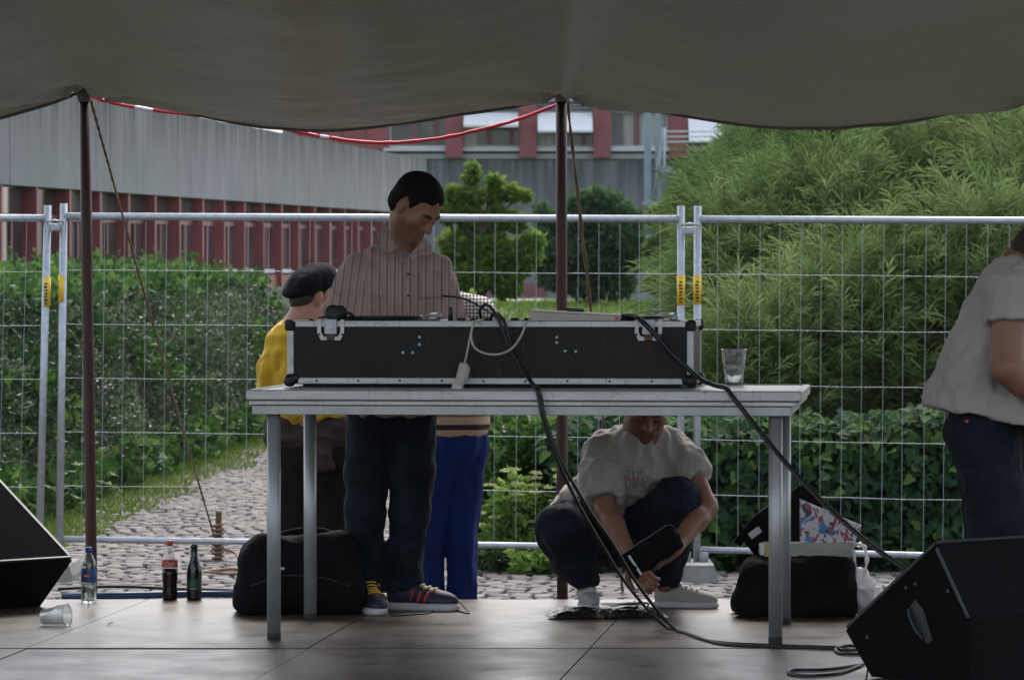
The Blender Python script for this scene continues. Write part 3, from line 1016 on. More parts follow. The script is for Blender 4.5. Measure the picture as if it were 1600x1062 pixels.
# ---------------------------------------------------------------- left hedge bank
def hedge_point(d, w):
    """w 0..1 up the leaning face, 1..2 back over the top."""
    bx = path_left(max(d, 28)) - .28 if d > 28 else -3.1 - .28 - (28 - d) * .05
    h = 1.50 + .10 * fbm(d * .5, 3.3) + .20 * min(1, max(0, (d - 27) / 14))
    b = .24 * fbm(d * .9, w * 2.0) + .12 * fbm(d * 3, w * 5, 2)
    if w <= 1:
        z = h * math.sin(w * math.pi / 2) ** .9
        x = bx - .55 * w ** 1.6 - .35 * (1 - math.cos(w * math.pi / 2)) + b
        return Vector((x, d, gz(0, d) * 0 + GZ + z + b * .3))
    return Vector((bx - .9 - (w - 1) * 4.5, d, GZ + h + .12 * fbm(d * .8, w * 4) + b * .4 - .05 * (w - 1)))
def build_left_hedge():
    root = empty("hedge", (-4.5, 36, GZ), "broad grey green hedge along the left side of the cobbled path", "hedge")
    ds = np.linspace(24.6, 58, 150); ws = np.concatenate([np.linspace(0, 1, 14), np.linspace(1.08, 2, 10)])
    V = np.array([hedge_point(d, w) for d in ds for w in ws]); V -= np.array(base_of(root))
    V[:, 0] -= .06; V[:, 2] -= .05
    nw = len(ws)
    Q = np.array([(i * nw + j, i * nw + j + 1, (i + 1) * nw + j + 1, (i + 1) * nw + j) for i in range(len(ds) - 1) for j in range(nw - 1)])
    link("shade_core", np_mesh("shade_core", V, Q), M['core'], root)  # solid core under the leaves, shade put into its dark colour
    def scatter(n, wlo, whi, dlo, dhi, L, W, m, name, grow=.10, keep=None, tint_f=None, p=1.6):
        d = dlo + (dhi - dlo) * rng.random(n) ** p
        w = wlo + (whi - wlo) * rng.random(n)
        C = np.array([hedge_point(a, b) for a, b in zip(d, w)])
        if keep is not None:
            k = np.array([keep(a, b) for a, b in zip(d, w)]); C = C[k]; d = d[k]; w = w[k]
        m_ = len(C)
        nrm = unit(np.stack([np.where(w < 1, 1.0, .2), np.full(m_, -.35), np.where(w < 1, .35 + .5 * w, 1.0)], 1))
        C = C + nrm * (rng.random((m_, 1)) ** 1.5 * grow) + rng.normal(0, .012, (m_, 3))
        A = unit(nrm * .5 + rng.normal(size=(m_, 3)) * .75 + UP * .15)
        t = rng.random(m_) if tint_f is None else np.clip(tint_f(d, w) + rng.normal(0, .2, m_), 0, 1)
        sd = unit(nrm + rng.normal(size=(m_, 3)) * .6)
        leaves(name, C, A, L * rng.uniform(.7, 1.3, m_), W * rng.uniform(.75, 1.25, m_), m, root, "stuff", side=np.cross(A, sd), tint=t)
    tf = lambda d, w: np.array([.45 + .55 * fbm(a * .9, b * 2.5, 7) for a, b in zip(d, w)])
    scatter(52000, 0.02, 1.1, 24.7, 50, .050, .030, M['leaf_small'], "small_leaves", .16, tint_f=tf)
    broad = lambda d, w: (w > .78 + .18 * fbm(d * .8, 1.1)) or (fbm(d * .55, w * 1.6, 4) > .38) or (w < .14)
    scatter(26000, 0.0, 1.45, 24.7, 52, .095, .075, M['leaf_top'], "broad_leaves", .22, keep=broad)
    scatter(5000, 0.05, 1.0, 24.7, 40, .10, .085, M['leaf_ivy'], "ivy_leaves", .2, keep=lambda d, w: fbm(d * .7, w * 2, 9) > .15)
    # shoots sticking out of the top
    n = 260
    mbv = []; dirs = []
    for _ in range(n):
        d = 25 + 25 * random.random() ** 1.4; w = random.uniform(.8, 1.35)
        p = hedge_point(d, w); l = random.uniform(.12, .34); q = Vector((random.uniform(-.5, .5), random.uniform(-.3, .3), 1)).normalized()
        for k in range(9):
            mbv.append(p + q * l * (k / 8)); dirs.append(Vector((random.uniform(-1, 1), random.uniform(-1, 1), .5)))
    leaves("shoot_leaves", np.array(mbv), np.array(dirs), .07, .035, M['leaf_top'], root, "stuff")
build_left_hedge()

# grass verge beside the path
def build_verge():
    n = 24000
    d = 25.5 + 27 * rng.random(n) ** 1.5
    off = rng.random(n) ** 1.2
    px = np.array([path_left(max(a, 28)) if a > 28 else -3.05 - (28 - a) * .10 for a in d])
    wid = .52 + .25 * np.array([fbm(a * .8, .5) for a in d])
    C = np.stack([px - .5 + (wid + .24) * off * 1.2, d, np.full(n, GZ)], 1)
    C[:, 2] = [gz(0, a) + .003 for a in d]
    A = unit(rng.normal(size=(n, 3)) * .55 + UP)
    o = leaves("grass_verge", C, A, rng.uniform(.05, .19, n) * (1.15 - .5 * off), .013, M['grass'], None, "stuff", droop=.15)
    tag(o, "strip of bright grass between the left hedge and the cobbles", "grass")
build_verge()

# lawn tufts far behind the table
n = 16000
d = rng.uniform(56, 84, n); x = rng.uniform(-1.0, 5, n)
C = np.stack([x, d, np.array([gz(0, a) for a in d])], 1)
o = leaves("lawn_grass", C, unit(rng.normal(size=(n, 3)) * .5 + UP), rng.uniform(.06, .16, n), .03, M['grass'], None, "stuff")
tag(o, "bright lawn grass far behind the black case", "grass")

# ---------------------------------------------------------------- right bank and willows
def bank_z(x, d):
    t = min(1, max(0, (d - 25.2) / 20)); u = min(1, max(0, (x - .4 - (d - 25) * .02) / 1.6))
    v = min(1, max(0, (x - 1.5) / 5.0))
    return GZ + u * (1.9 * t + 1.5 * v * t + .35 * min(1, max(0, (d - 24.8) / 1.2)))
def build_bank():
    xs = np.linspace(.3, 14, 60); ds = np.linspace(24.5, 60, 70)
    V = np.array([(x, d, bank_z(x, d) - .02 + .05 * fbm(x, d)) for d in ds for x in xs]); nx = len(xs)
    Q = np.array([(j * nx + i, j * nx + i + 1, (j + 1) * nx + i + 1, (j + 1) * nx + i) for j in range(len(ds) - 1) for i in range(nx - 1)])
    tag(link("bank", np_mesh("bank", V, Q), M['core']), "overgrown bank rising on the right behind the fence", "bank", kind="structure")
build_bank()

def willow(cx, cd, rx, rd, h, n_shoots, label, tint=0.5, leaf=.13, group="willow bushes behind the right fence"):
    bz = bank_z(cx, cd)
    root = empty("willow_bush", (cx, cd, bz), label, "bush", group)
    # shoots leave the dome and bend over
    u = rng.random(n_shoots); ang = rng.random(n_shoots) * 2 * np.pi
    # camera side gets more shoots than the far side
    ang = np.where((np.sin(ang) > .3) & (rng.random(n_shoots) < .6), -ang, ang)
    cz = u ** .8; sr = np.sqrt(np.clip(1 - cz ** 2, 0, 1))
    rad = .58 + .42 * rng.random(n_shoots) ** .7
    lump = 1 + .16 * np.array([fbm(math.cos(a) * 2.2 + cx, math.sin(a) * 2.2 + cd, b * 2.5) for a, b in zip(ang, cz)])
    B = np.stack([cx + rx * sr * np.cos(ang) * rad * lump, cd + rd * sr * np.sin(ang) * rad * lump, bz + h * cz * rad * lump], 1)
    outw = unit(np.stack([sr * np.cos(ang), sr * np.sin(ang), np.full(n_shoots, .15)], 1))
    D0 = unit(outw * .55 + UP * .75 + rng.normal(size=(n_shoots, 3)) * .42)
    Ls = rng.uniform(.25, .62, n_shoots) * (h / 1.8) ** .3
    K = 26
    Cs = []; As = []; Ts = []
    tb = np.clip(tint + .22 * np.array([fbm(p[0] * .9, p[2] * 1.1, p[1] * .5) for p in B]) + rng.normal(0, .12, n_shoots) + (rng.random(n_shoots) < .03) * .5, 0, 1.2)
    droop = rng.uniform(.05, .4, n_shoots)
    side0 = unit(np.cross(D0, rng.normal(size=(n_shoots, 3))))
    for k in range(K):
        t = (k + .5) / K
        P = B + D0 * (Ls * t)[:, None] - UP * (droop * Ls * t * t)[:, None]
        T = unit(D0 - UP * (2 * droop * t)[:, None])
        rot = k * 2.4
        sd = unit(side0 * math.cos(rot) + np.cross(T, side0) * math.sin(rot))
        Cs.append(P); As.append(unit(T * .95 + sd * .50 + rng.normal(size=P.shape) * .16)); Ts.append(tb + rng.normal(0, .08, n_shoots))
    C = np.concatenate(Cs); A = np.concatenate(As); T = np.concatenate(Ts)
    n = len(C)
    leaves("foliage", C, A, leaf * rng.uniform(.6, 1.2, n), .0065 * leaf / .13 * rng.uniform(.8, 1.4, n), M['leaf_willow'], root, "stuff", fold=.3, tint=T, droop=.18)
    # stems
    mb = MB()
    idx = rng.choice(n_shoots, min(46, n_shoots), replace=False)
    for i in idx:
        b0 = Vector((cx + rng.normal() * rx * .18, cd + rng.normal() * rd * .15, bz - .05))
        e = Vector(B[i]); e2 = e + Vector(D0[i]) * Ls[i] * .8
        mb.tube([b0, b0.lerp(e, .5) + Vector((0, 0, .12)), e, e2], [.014, .010, .007, .003], 5, cap=False)
    mb.build("stems", M['bark'], root)
    # dark inner mass, coloured as shade, so that the far side does not show through everywhere
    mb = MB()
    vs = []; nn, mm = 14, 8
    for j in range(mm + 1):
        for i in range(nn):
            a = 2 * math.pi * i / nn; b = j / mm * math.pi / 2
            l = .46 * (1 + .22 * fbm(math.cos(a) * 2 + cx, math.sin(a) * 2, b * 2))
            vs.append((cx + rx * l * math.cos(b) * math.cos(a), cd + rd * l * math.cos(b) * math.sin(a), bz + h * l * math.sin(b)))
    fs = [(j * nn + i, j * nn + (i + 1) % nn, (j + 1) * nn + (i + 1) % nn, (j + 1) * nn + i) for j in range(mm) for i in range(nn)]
    mb.add(vs, fs, True); mb.build("inner_shade", M['core'], root)

WB = [  # centre pixel, depth, half width m, half depth, height, shoots, tint, label
    (1195, 26.4, .56, .7, 1.20, 1000, .55, "low willow bush behind the plastic cup on the table"),
    (1345, 26.8, .72, .8, 1.45, 1200, .50, "willow bush right of the plastic cup, close behind the fence"),
    (1530, 27.0, .75, .8, 1.65, 1200, .60, "willow bush behind the person at the right edge"),
    (1165, 29.5, .52, .9, 1.75, 900, .38, "dark willow bush behind the twin fence posts"),
    (1300, 30.0, .90, 1.0, 1.90, 1200, .55, "tall willow bush rising over the right fence rail"),
    (1500, 30.5, 1.0, 1.0, 2.15, 1300, .62, "large pale willow bush above the person at the right edge"),
    (1640, 29.5, .8, .9, 2.2, 600, .66, "willow bush cut by the right edge of the picture"),
    (1215, 35.0, .80, 1.0, 1.30, 700, .36, "bluish willow bush in front of the steel walkway"),
    (1340, 36.0, 1.15, 1.1, 2.05, 1100, .50, "willow bush under the lowest sag of the tarpaulin at the right"),
    (1540, 36.5, 1.25, 1.1, 2.3, 1200, .66, "highest willow bush under the right corner of the tarpaulin"),
    (1118, 43.0, .42, .9, 1.00, 500, .42, "thin willow bush left of the steel walkway"),
    (1255, 46.0, 1.0, 1.0, .75, 600, .45, "far willow bush below the red pillar at the right"),
]
for (px, d, rx, rd, h, n, tn, lb) in WB:
    willow((px - 800) / F * d, d, rx, rd, h, n, lb, tn, leaf=.13 + .0022 * (d - 27))

# ---------------------------------------------------------------- ivy hedge right behind the fence
def ivy_surface(x, w):
    hgt = .90 if x > .35 else .90 - .35 * min(1, (.35 - x) / .55)
    hgt += .13 * fbm(x * 1.9, 2.2) + .05 * fbm(x * 6, 1.2)
    b = .08 * fbm(x * 2.2, w * 3) + .04 * fbm(x * 6, w * 7)
    return Vector((x, 23.62 + .30 * w ** 2 - b + (0 if w < 1 else (w - 1) * .8), GZ + hgt * min(w, 1) + (.04 * fbm(x * 3, w) if w > .9 else 0)))
LEAF5 = None
def ivy_leaf_mesh():
    """Lobed ivy leaf with a folded midrib."""
    out = [(0, 0, 0), (.28, -.10, .05), (.52, .12, .02), (.36, .36, .07), (.30, .62, .03), (0, 1.0, -.06), (-.30, .62, .03), (-.36, .36, .07), (-.52, .12, .02), (-.28, -.10, .05)]
    vs = out + [(0, .35, -.04)]
    fs = [(i, (i + 1) % 10, 10) for i in range(10)]
    return vs, fs
def build_ivy():
    root = empty("ivy_hedge", (1.4, 24.5, GZ), "low dark ivy hedge growing along the back of the right fence", "hedge")
    xs = np.linspace(.24, 4.3, 120); ws = np.concatenate([np.linspace(0, 1, 12), np.linspace(1.2, 2, 4)])
    V = np.array([ivy_surface(x, w) + Vector((0, .07, -.03)) for x in xs for w in ws]); V -= np.array(base_of(root)); nw = len(ws)
    Q = np.array([(i * nw + j, (i + 1) * nw + j, (i + 1) * nw + j + 1, i * nw + j + 1) for i in range(len(xs) - 1) for j in range(nw - 1)])
    link("shade_core", np_mesh("shade_core", V, Q), M['core'], root)  # dark sheet behind the ivy leaves, coloured as their inner shade
    lv, lf = ivy_leaf_mesh(); lv = np.array(lv); lf = np.array(lf)
    me1 = bpy.data.meshes.new("leaf"); me1.from_pydata([tuple(v) for v in lv], [], [tuple(f) for f in lf]); me1.update()
    variants = []
    for t in (.1, .35, .6, .95):
        m_ = me1.copy(); set_attr(m_, "tint", [t] * len(lv)); m_.materials.append(M['leaf_ivy']); variants.append(m_)
    n = 7600
    VV = []; FF = []; TT = []
    r = random.Random(11)
    singles = 0
    for k in range(n):
        x = r.uniform(.20, 4.2); w = r.random() ** .8 * 1.35
        p = ivy_surface(x, w) + Vector((r.gauss(0, .015), -r.random() ** 2 * .16, r.gauss(0, .03)))
        # blade hangs down, face to the light and to the camera
        nrm = Vector((r.gauss(0, .85), -1 + r.gauss(0, .5), .45 + r.gauss(0, .65) + (1.0 if w > .9 else 0))).normalized()
        dn = Vector((r.gauss(0, .9), r.gauss(0, .3), -1 + r.gauss(0, .35))); dn = (dn - nrm * dn.dot(nrm)).normalized()
        sx = dn.cross(nrm)
        s = r.uniform(.035, .095)
        Rm = Matrix((sx, dn, nrm)).transposed()
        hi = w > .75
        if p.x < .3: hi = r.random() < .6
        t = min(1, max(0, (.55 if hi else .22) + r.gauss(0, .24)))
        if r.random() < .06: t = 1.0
        if singles < 240 and s > .075 and .9 < x < 2.8 and p.y < 23.75:
            o = link("leaf", variants[min(3, int(t * 4))], None, root)
            o.matrix_local = Matrix.Translation(p - base_of(root)) @ Rm.to_4x4() @ Matrix.Scale(s, 4)
            singles += 1
            continue
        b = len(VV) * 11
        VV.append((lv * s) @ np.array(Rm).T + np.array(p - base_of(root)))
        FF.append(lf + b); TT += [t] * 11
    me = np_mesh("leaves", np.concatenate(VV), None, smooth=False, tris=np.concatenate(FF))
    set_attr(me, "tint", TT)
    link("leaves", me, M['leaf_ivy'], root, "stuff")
build_ivy()

# broad leaved shrub beside the path, between the blue trousers and the middle pole
def shrub(name, c, rx, rd, h, n, L, W, m, label, cat="bush", group=None, flat=.0, lumps=9):
    root = empty(name, c, label, cat, group)
    c = Vector(c)
    cl = [(random.uniform(-.75, .75), random.uniform(-.7, .7), random.uniform(.25, .85)) for _ in range(lumps)]
    C = []; A = []; T = []
    for _ in range(n):
        q = random.choice(cl)
        v = Vector((random.gauss(0, 1), random.gauss(0, 1), random.gauss(0, 1))).normalized()
        rr = random.random() ** .4 * .42
        p = Vector((q[0] + v.x * rr, q[1] + v.y * rr, q[2] + v.z * rr * .8))
        if p.z < 0: p.z = abs(p.z) * .3
        C.append((c.x + p.x * rx, c.y + p.y * rd, c.z + p.z * h)); A.append((v.x, v.y - .2, v.z * .6 + random.uniform(-.5, .3) - flat))
        T.append(.45 + .35 * v.z + random.gauss(0, .15))
    leaves("foliage", np.array(C), np.array(A), L * rng.uniform(.6, 1.25, n), W * rng.uniform(.7, 1.2, n), m, root, "stuff", tint=np.array(T))
    mb = MB()
    for q in cl:
        e = c + Vector((q[0] * rx, q[1] * rd, q[2] * h))
        mb.tube([c + Vector((q[0] * rx * .2, q[1] * rd * .2, -.02)), c.lerp(e, .55) + Vector((0, 0, .03)), e], [.008, .006, .003], 5, cap=False)
    mb.build("stems", M['bark'], root)
    return root
shrub("leafy_shrub", ((818 - 800) / F * 24.3, 24.3, GZ), .36, .35, .98, 2600, .075, .055, M['leaf_top'], "bright leafy shrub beside the path left of the middle pole")
shrub("leafy_shrub", ((770 - 800) / F * 24.2, 24.2, GZ), .20, .3, .72, 800, .08, .055, M['leaf_top'], "small leafy shrub at the path edge right of the blue trousers")
shrub("leafy_shrub", ((805 - 800) / F * 23.55, 23.55, GZ), .30, .16, .24, 420, .07, .05, M['leaf_ivy'], "flat dark ground cover under the bottom fence rail right of the blue trousers")
shrub("leafy_shrub", ((945 - 800) / F * 23.5, 23.5, GZ), .3, .16, .28, 420, .07, .05, M['leaf_top'], "low leafy plant behind the crouching person's left shoe")
shrub("leafy_shrub", ((845 - 800) / F * 23.3, 23.3, GZ), .14, .12, .20, 160, .07, .05, M['leaf_pale'], "small bright weed at the foot of the middle pole")
# pale flowering herb
hb = shrub("flowering_herb", ((808 - 800) / F * 23.75, 23.7, GZ), .27, .18, .52, 1900, .06, .03, M['leaf_pale'], "pale green flowering herb in front of the leafy shrub by the path", "plant")
C = []; A = []
for k in range(34):
    b = Vector((random.uniform(-.26, .28), random.uniform(-.2, .0), random.uniform(.30, .62)))
    for j in range(46):
        v = Vector((random.gauss(0, 1), random.gauss(0, 1), abs(random.gauss(0, .6)))).normalized()
        C.append(Vector(hb.location) + b + Vector((v.x * .034, v.y * .034, v.z * .018)) * random.random() ** .4); A.append((v.x * .5, v.y * .5, 1))
leaves("flower_heads", np.array(C), np.array(A), .014, .012, M['umbel'], hb, "stuff")

# ---------------------------------------------------------------- trees in the middle distance
def tree(name, base, h, lobes, n_leaf, L, W, m, label, trunk_r=.08, tint=.5):
    base = Vector(base)
    root = empty(name, base, label, "tree")
    mb = MB()
    mb.tube([base, base + Vector((.02, 0, h * .3)), base + Vector((-.03, .02, h * .62)), base + Vector((0, 0, h * .9))], [trunk_r, trunk_r * .8, trunk_r * .5, trunk_r * .15], 8)
    for (lx, ly, lz, lr) in lobes:
        e = base + Vector((lx, ly, lz))
        s_ = base + Vector((0, 0, min(lz * .7, h * .6)))
        mb.tube([s_, s_.lerp(e, .5) + Vector((0, 0, .08)), e], [trunk_r * .45, trunk_r * .3, trunk_r * .1], 6, cap=False)
    mb.build("trunk", M['bark'], root)
    tot = sum(l[3] ** 2 for l in lobes)
    C = []; A = []; T = []
    for (lx, ly, lz, lr) in lobes:
        k = int(n_leaf * lr ** 2 / tot)
        v = unit(rng.normal(size=(k, 3)))
        lump = 1 + .3 * np.array([fbm(q[0] * 2.3 + lx * 3, q[1] * 2.3 + lz, q[2] * 2.3) for q in v])
        rr = (rng.random(k) ** .33 * lr * lump)[:, None]
        P = v * rr * np.array([1, 1, .85]) + np.array([base.x + lx, base.y + ly, base.z + lz])
        C.append(P); A.append(unit(v * .6 + rng.normal(size=v.shape) * .6 + np.array([0, 0, -.15])))
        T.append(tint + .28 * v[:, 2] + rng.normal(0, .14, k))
    C = np.concatenate(C); n = len(C)
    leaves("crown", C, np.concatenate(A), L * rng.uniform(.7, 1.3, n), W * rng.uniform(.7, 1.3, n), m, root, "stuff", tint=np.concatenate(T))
def px_lobes(D, base_px, base_z, spots):
    s = D / F
    return [((x - base_px) * s, random.uniform(-.3, .3) * r * s * 2, CAMZ + (HOR - y) * s - base_z, r * s) for x, y, r in spots]
D = 66.0; bz = gz(0, D)
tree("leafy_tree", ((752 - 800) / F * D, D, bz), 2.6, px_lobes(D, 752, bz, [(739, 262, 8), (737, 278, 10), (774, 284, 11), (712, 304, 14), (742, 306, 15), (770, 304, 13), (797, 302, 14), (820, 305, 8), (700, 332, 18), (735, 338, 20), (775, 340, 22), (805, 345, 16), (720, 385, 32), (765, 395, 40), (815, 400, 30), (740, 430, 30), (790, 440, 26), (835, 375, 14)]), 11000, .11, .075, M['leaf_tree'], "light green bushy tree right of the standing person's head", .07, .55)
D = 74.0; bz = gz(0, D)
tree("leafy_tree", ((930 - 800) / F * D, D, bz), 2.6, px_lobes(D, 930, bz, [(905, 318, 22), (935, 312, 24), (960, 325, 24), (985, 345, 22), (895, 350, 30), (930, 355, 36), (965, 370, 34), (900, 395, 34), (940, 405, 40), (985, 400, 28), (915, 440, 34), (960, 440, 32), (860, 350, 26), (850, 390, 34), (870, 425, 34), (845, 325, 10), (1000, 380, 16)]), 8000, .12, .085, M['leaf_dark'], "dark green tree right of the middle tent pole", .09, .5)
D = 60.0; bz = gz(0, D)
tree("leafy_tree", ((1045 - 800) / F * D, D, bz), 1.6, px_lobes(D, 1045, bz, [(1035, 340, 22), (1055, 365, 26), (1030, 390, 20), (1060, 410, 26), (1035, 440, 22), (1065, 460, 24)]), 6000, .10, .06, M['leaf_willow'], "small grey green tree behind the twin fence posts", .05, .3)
D = 58.0
shrub("leafy_shrub", ((735 - 800) / F * D, D, gz(0, D)), .55, .5, 1.05, 1400, .10, .07, M['leaf_tree'], "small green bush on the lawn right of the striped shirt sleeve")
shrub("leafy_shrub", ((1010 - 800) / F * 56, 56, gz(0, 56)), .5, .5, .7, 1100, .10, .06, M['leaf_pale'], "pale bush on the lawn left of the twin fence posts")

# ================================================================== BODIES (implicit surfaces)
class Sdf:
    """Blended round cones and ellipsoids, meshed with surface nets on a rectilinear grid."""
    def __init__(self): self.p = []
    def cone(self, a, b, ra, rb, k=.03, op='u'):
        self.p.append(('c', np.array(a, float), np.array(b, float), ra, rb, k, op)); return self
    def chain(self, pts, rs, k=.03):
        for i in range(len(pts) - 1): self.cone(pts[i], pts[i + 1], rs[i], rs[i + 1], k)
        return self
    def ell(self, c, r, Rm=None, k=.03, op='u'):
        self.p.append(('e', np.array(c, float), np.array(r, float), np.eye(3) if Rm is None else np.array(Rm, float), 0, k, op)); return self
    def plane(self, p, n, k=.004):
        """keep the side that n points away from"""
        self.p.append(('p', np.array(p, float), np.array(n, float) / np.linalg.norm(n), 0, 0, k, 'i')); return self
    def func(self, f, k=.004, op='i'):
        self.p.append(('f', f, None, 0, 0, k, op)); return self
    def bounds(self):
        lo, hi = np.full(3, 1e9), np.full(3, -1e9)
        for t, a, b, c, d, k, op in self.p:
            if op != 'u': continue
            if t == 'c':
                r = max(c, d); lo = np.minimum(lo, np.minimum(a, b) - r); hi = np.maximum(hi, np.maximum(a, b) + r)
            elif t == 'e':
                r = np.max(b); lo = np.minimum(lo, a - r); hi = np.maximum(hi, a + r)
        return lo - .03, hi + .03
    def mesh(self, h, fines=()):
        """fines: list of (centre, half size, step) refined along the axes."""
        lo, hi = self.bounds()
        ax = []
        for i in range(3):
            pts = [lo[i]]
            while pts[-1] < hi[i]:
                s = h
                for c, hs, st in fines:
                    if abs(pts[-1] - c[i]) < hs: s = min(s, st)
                pts.append(pts[-1] + s)
            ax.append(np.array(pts))
        x, y, z = ax
        D = np.full((len(x), len(y), len(z)), .5, dtype=np.float32)
        for t, a, b, c, d, k, op in self.p:
            if t in 'ce' and op in 'us':
                if t == 'c': r = max(c, d); l0 = np.minimum(a, b) - r - k - .05; h0 = np.maximum(a, b) + r + k + .05
                else: r = np.max(b); l0 = a - r - k - .05; h0 = a + r + k + .05
                sl = tuple(slice(max(0, np.searchsorted(ax[i], l0[i]) - 1), np.searchsorted(ax[i], h0[i]) + 1) for i in range(3))
            else:
                sl = (slice(None),) * 3
            X = x[sl[0]][:, None, None]; Y = y[sl[1]][None, :, None]; Z = z[sl[2]][None, None, :]
            if X.size == 0 or Y.size == 0 or Z.size == 0: continue
            if t == 'c':
                ab = b - a; L2 = max(1e-9, ab @ ab)
                tt = np.clip(((X - a[0]) * ab[0] + (Y - a[1]) * ab[1] + (Z - a[2]) * ab[2]) / L2, 0, 1)
                v = np.sqrt((X - a[0] - ab[0] * tt) ** 2 + (Y - a[1] - ab[1] * tt) ** 2 + (Z - a[2] - ab[2] * tt) ** 2) - (c + (d - c) * tt)
            elif t == 'e':
                Rm = c
                px, py, pz = X - a[0], Y - a[1], Z - a[2]
                lx = px * Rm[0, 0] + py * Rm[1, 0] + pz * Rm[2, 0]
                ly = px * Rm[0, 1] + py * Rm[1, 1] + pz * Rm[2, 1]
                lz = px * Rm[0, 2] + py * Rm[1, 2] + pz * Rm[2, 2]
                k0 = np.sqrt((lx / b[0]) ** 2 + (ly / b[1]) ** 2 + (lz / b[2]) ** 2)
                k1 = np.sqrt((lx / b[0] ** 2) ** 2 + (ly / b[1] ** 2) ** 2 + (lz / b[2] ** 2) ** 2) + 1e-9
                v = k0 * (k0 - 1) / k1
            elif t == 'p':
                v = (X - a[0]) * b[0] + (Y - a[1]) * b[1] + (Z - a[2]) * b[2]
            else:
                v = a(X, Y, Z)
            cur = D[sl]
            if op == 'u':
                hh = np.clip(.5 + .5 * (cur - v) / k, 0, 1); D[sl] = cur + (v - cur) * hh - k * hh * (1 - hh)
            elif op == 's':
                v = -v; hh = np.clip(.5 - .5 * (cur - v) / k, 0, 1); D[sl] = cur + (v - cur) * hh + k * hh * (1 - hh)
            elif op == 'g':
                D[sl] = cur - v          # grow by v
            else:
                D[sl] = np.maximum(cur, v)
        return surface_nets(D, x, y, z)

def surface_nets(D, x, y, z):
    nx, ny, nz = D.shape
    s = D < 0
    c = [s[i:nx - 1 + i, j:ny - 1 + j, k:nz - 1 + k] for i in (0, 1) for j in (0, 1) for k in (0, 1)]
    cnt = np.zeros(c[0].shape, np.int8)
    for q in c: cnt += q
    act = (cnt > 0) & (cnt < 8)
    I, J, K = np.nonzero(act)
    n = len(I)
    idx = np.full(act.shape, -1, np.int64); idx[I, J, K] = np.arange(n)
    P = np.zeros((n, 3)); W = np.zeros(n)
    corners = [(0, 0, 0), (1, 0, 0), (0, 1, 0), (1, 1, 0), (0, 0, 1), (1, 0, 1), (0, 1, 1), (1, 1, 1)]
    edges = [(0, 1), (2, 3), (4, 5), (6, 7), (0, 2), (1, 3), (4, 6), (5, 7), (0, 4), (1, 5), (2, 6), (3, 7)]
    pos = [np.stack([x[I + a], y[J + b], z[K + c_]], 1) for a, b, c_ in corners]
    val = [D[I + a, J + b, K + c_] for a, b, c_ in corners]
    for a, b in edges:
        m = (val[a] < 0) != (val[b] < 0)
        t = np.where(m, val[a] / (val[a] - val[b] + 1e-12), 0)
        q = pos[a] + (pos[b] - pos[a]) * t[:, None]
        P[m] += q[m]; W[m] += 1
    P /= W[:, None]
    quads = []
    # edges along x
    for axis in range(3):
        sl0 = [slice(1, -1)] * 3; sl1 = [slice(1, -1)] * 3
        sl0[axis] = slice(0, -1); sl1[axis] = slice(1, None)
        A = s[tuple(sl0)]; B = s[tuple(sl1)]
        ii = np.array(np.nonzero(A != B)).T
        if len(ii) == 0: continue
        off = np.ones(3, int); off[axis] = 0
        g = ii + off
        inside = A[tuple(ii.T)]
        u, v = [(1, 2), (2, 0), (0, 1)][axis]
        eu = np.zeros(3, int); eu[u] = 1; ev = np.zeros(3, int); ev[v] = 1
        q = [idx[tuple((g - eu - ev).T)], idx[tuple((g - ev).T)], idx[tuple(g.T)], idx[tuple((g - eu).T)]]
        Q = np.stack(q, 1)
        Q[~inside] = Q[~inside][:, ::-1]
        quads.append(Q)
    Q = np.concatenate(quads)
    Q = Q[(Q >= 0).all(1)]
    return P, Q

def relax(P, Q, n=1, lam=.5):
    E = np.concatenate([Q[:, [0, 1]], Q[:, [1, 2]], Q[:, [2, 3]], Q[:, [3, 0]]])
    for _ in range(n):
        acc = np.zeros_like(P); w = np.zeros(len(P))
        np.add.at(acc, E[:, 0], P[E[:, 1]]); np.add.at(acc, E[:, 1], P[E[:, 0]])
        np.add.at(w, E[:, 0], 1); np.add.at(w, E[:, 1], 1)
        P = P + (acc / np.maximum(w, 1)[:, None] - P) * lam
    return P

def vnormals(P, Q):
    a = np.cross(P[Q[:, 2]] - P[Q[:, 0]], P[Q[:, 3]] - P[Q[:, 1]])
    Nn = np.zeros_like(P)
    for i in range(4): np.add.at(Nn, Q[:, i], a)
    return unit(Nn)

def grow(name, sdf, h, m, parent, fines=(), fold=None, smooth=1, attrs=None, kind=None):
    """Mesh an Sdf as an object in world coordinates; fold(p) moves points along the normal."""
    P, Q = sdf.mesh(h, fines)
    P = relax(P, Q, smooth)
    if fold is not None:
        Nn = vnormals(P, Q)
        P = P + Nn * np.array([fold(p) for p in P])[:, None]
    b = base_of(parent)
    me = np_mesh(name, P - np.array([b[0], b[1], b[2]]), Q)
    if attrs:
        for k, f in attrs.items(): set_attr(me, k, np.array([f(p) for p in P]))
    return link(name, me, m, parent, kind)

def folds(amp, f=(7, 7, 16), seed=0.0, amp2=.0, f2=(30, 30, 30), warp=.35):
    def g(p):
        x, y, z = p
        w = noise.noise(Vector((x * 4 + seed, y * 4, z * 4))) * warp
        n1 = noise.noise(Vector((x * f[0] + seed + w, y * f[1] + w, z * f[2] + w * 2)))
        r = (1 - abs(n1) * 2.2)          # soft ridges with sharp crests
        n2 = noise.noise(Vector((x * f[0] * 2.1 - seed, y * f[1] * 2.1, z * f[2] * 1.7)))
        v = amp * (r * .7 + n2 * .5 - .35)
        if amp2: v += amp2 * noise.noise(Vector((x * f2[0], y * f2[1], z * f2[2] + seed)))
        return v
    return g

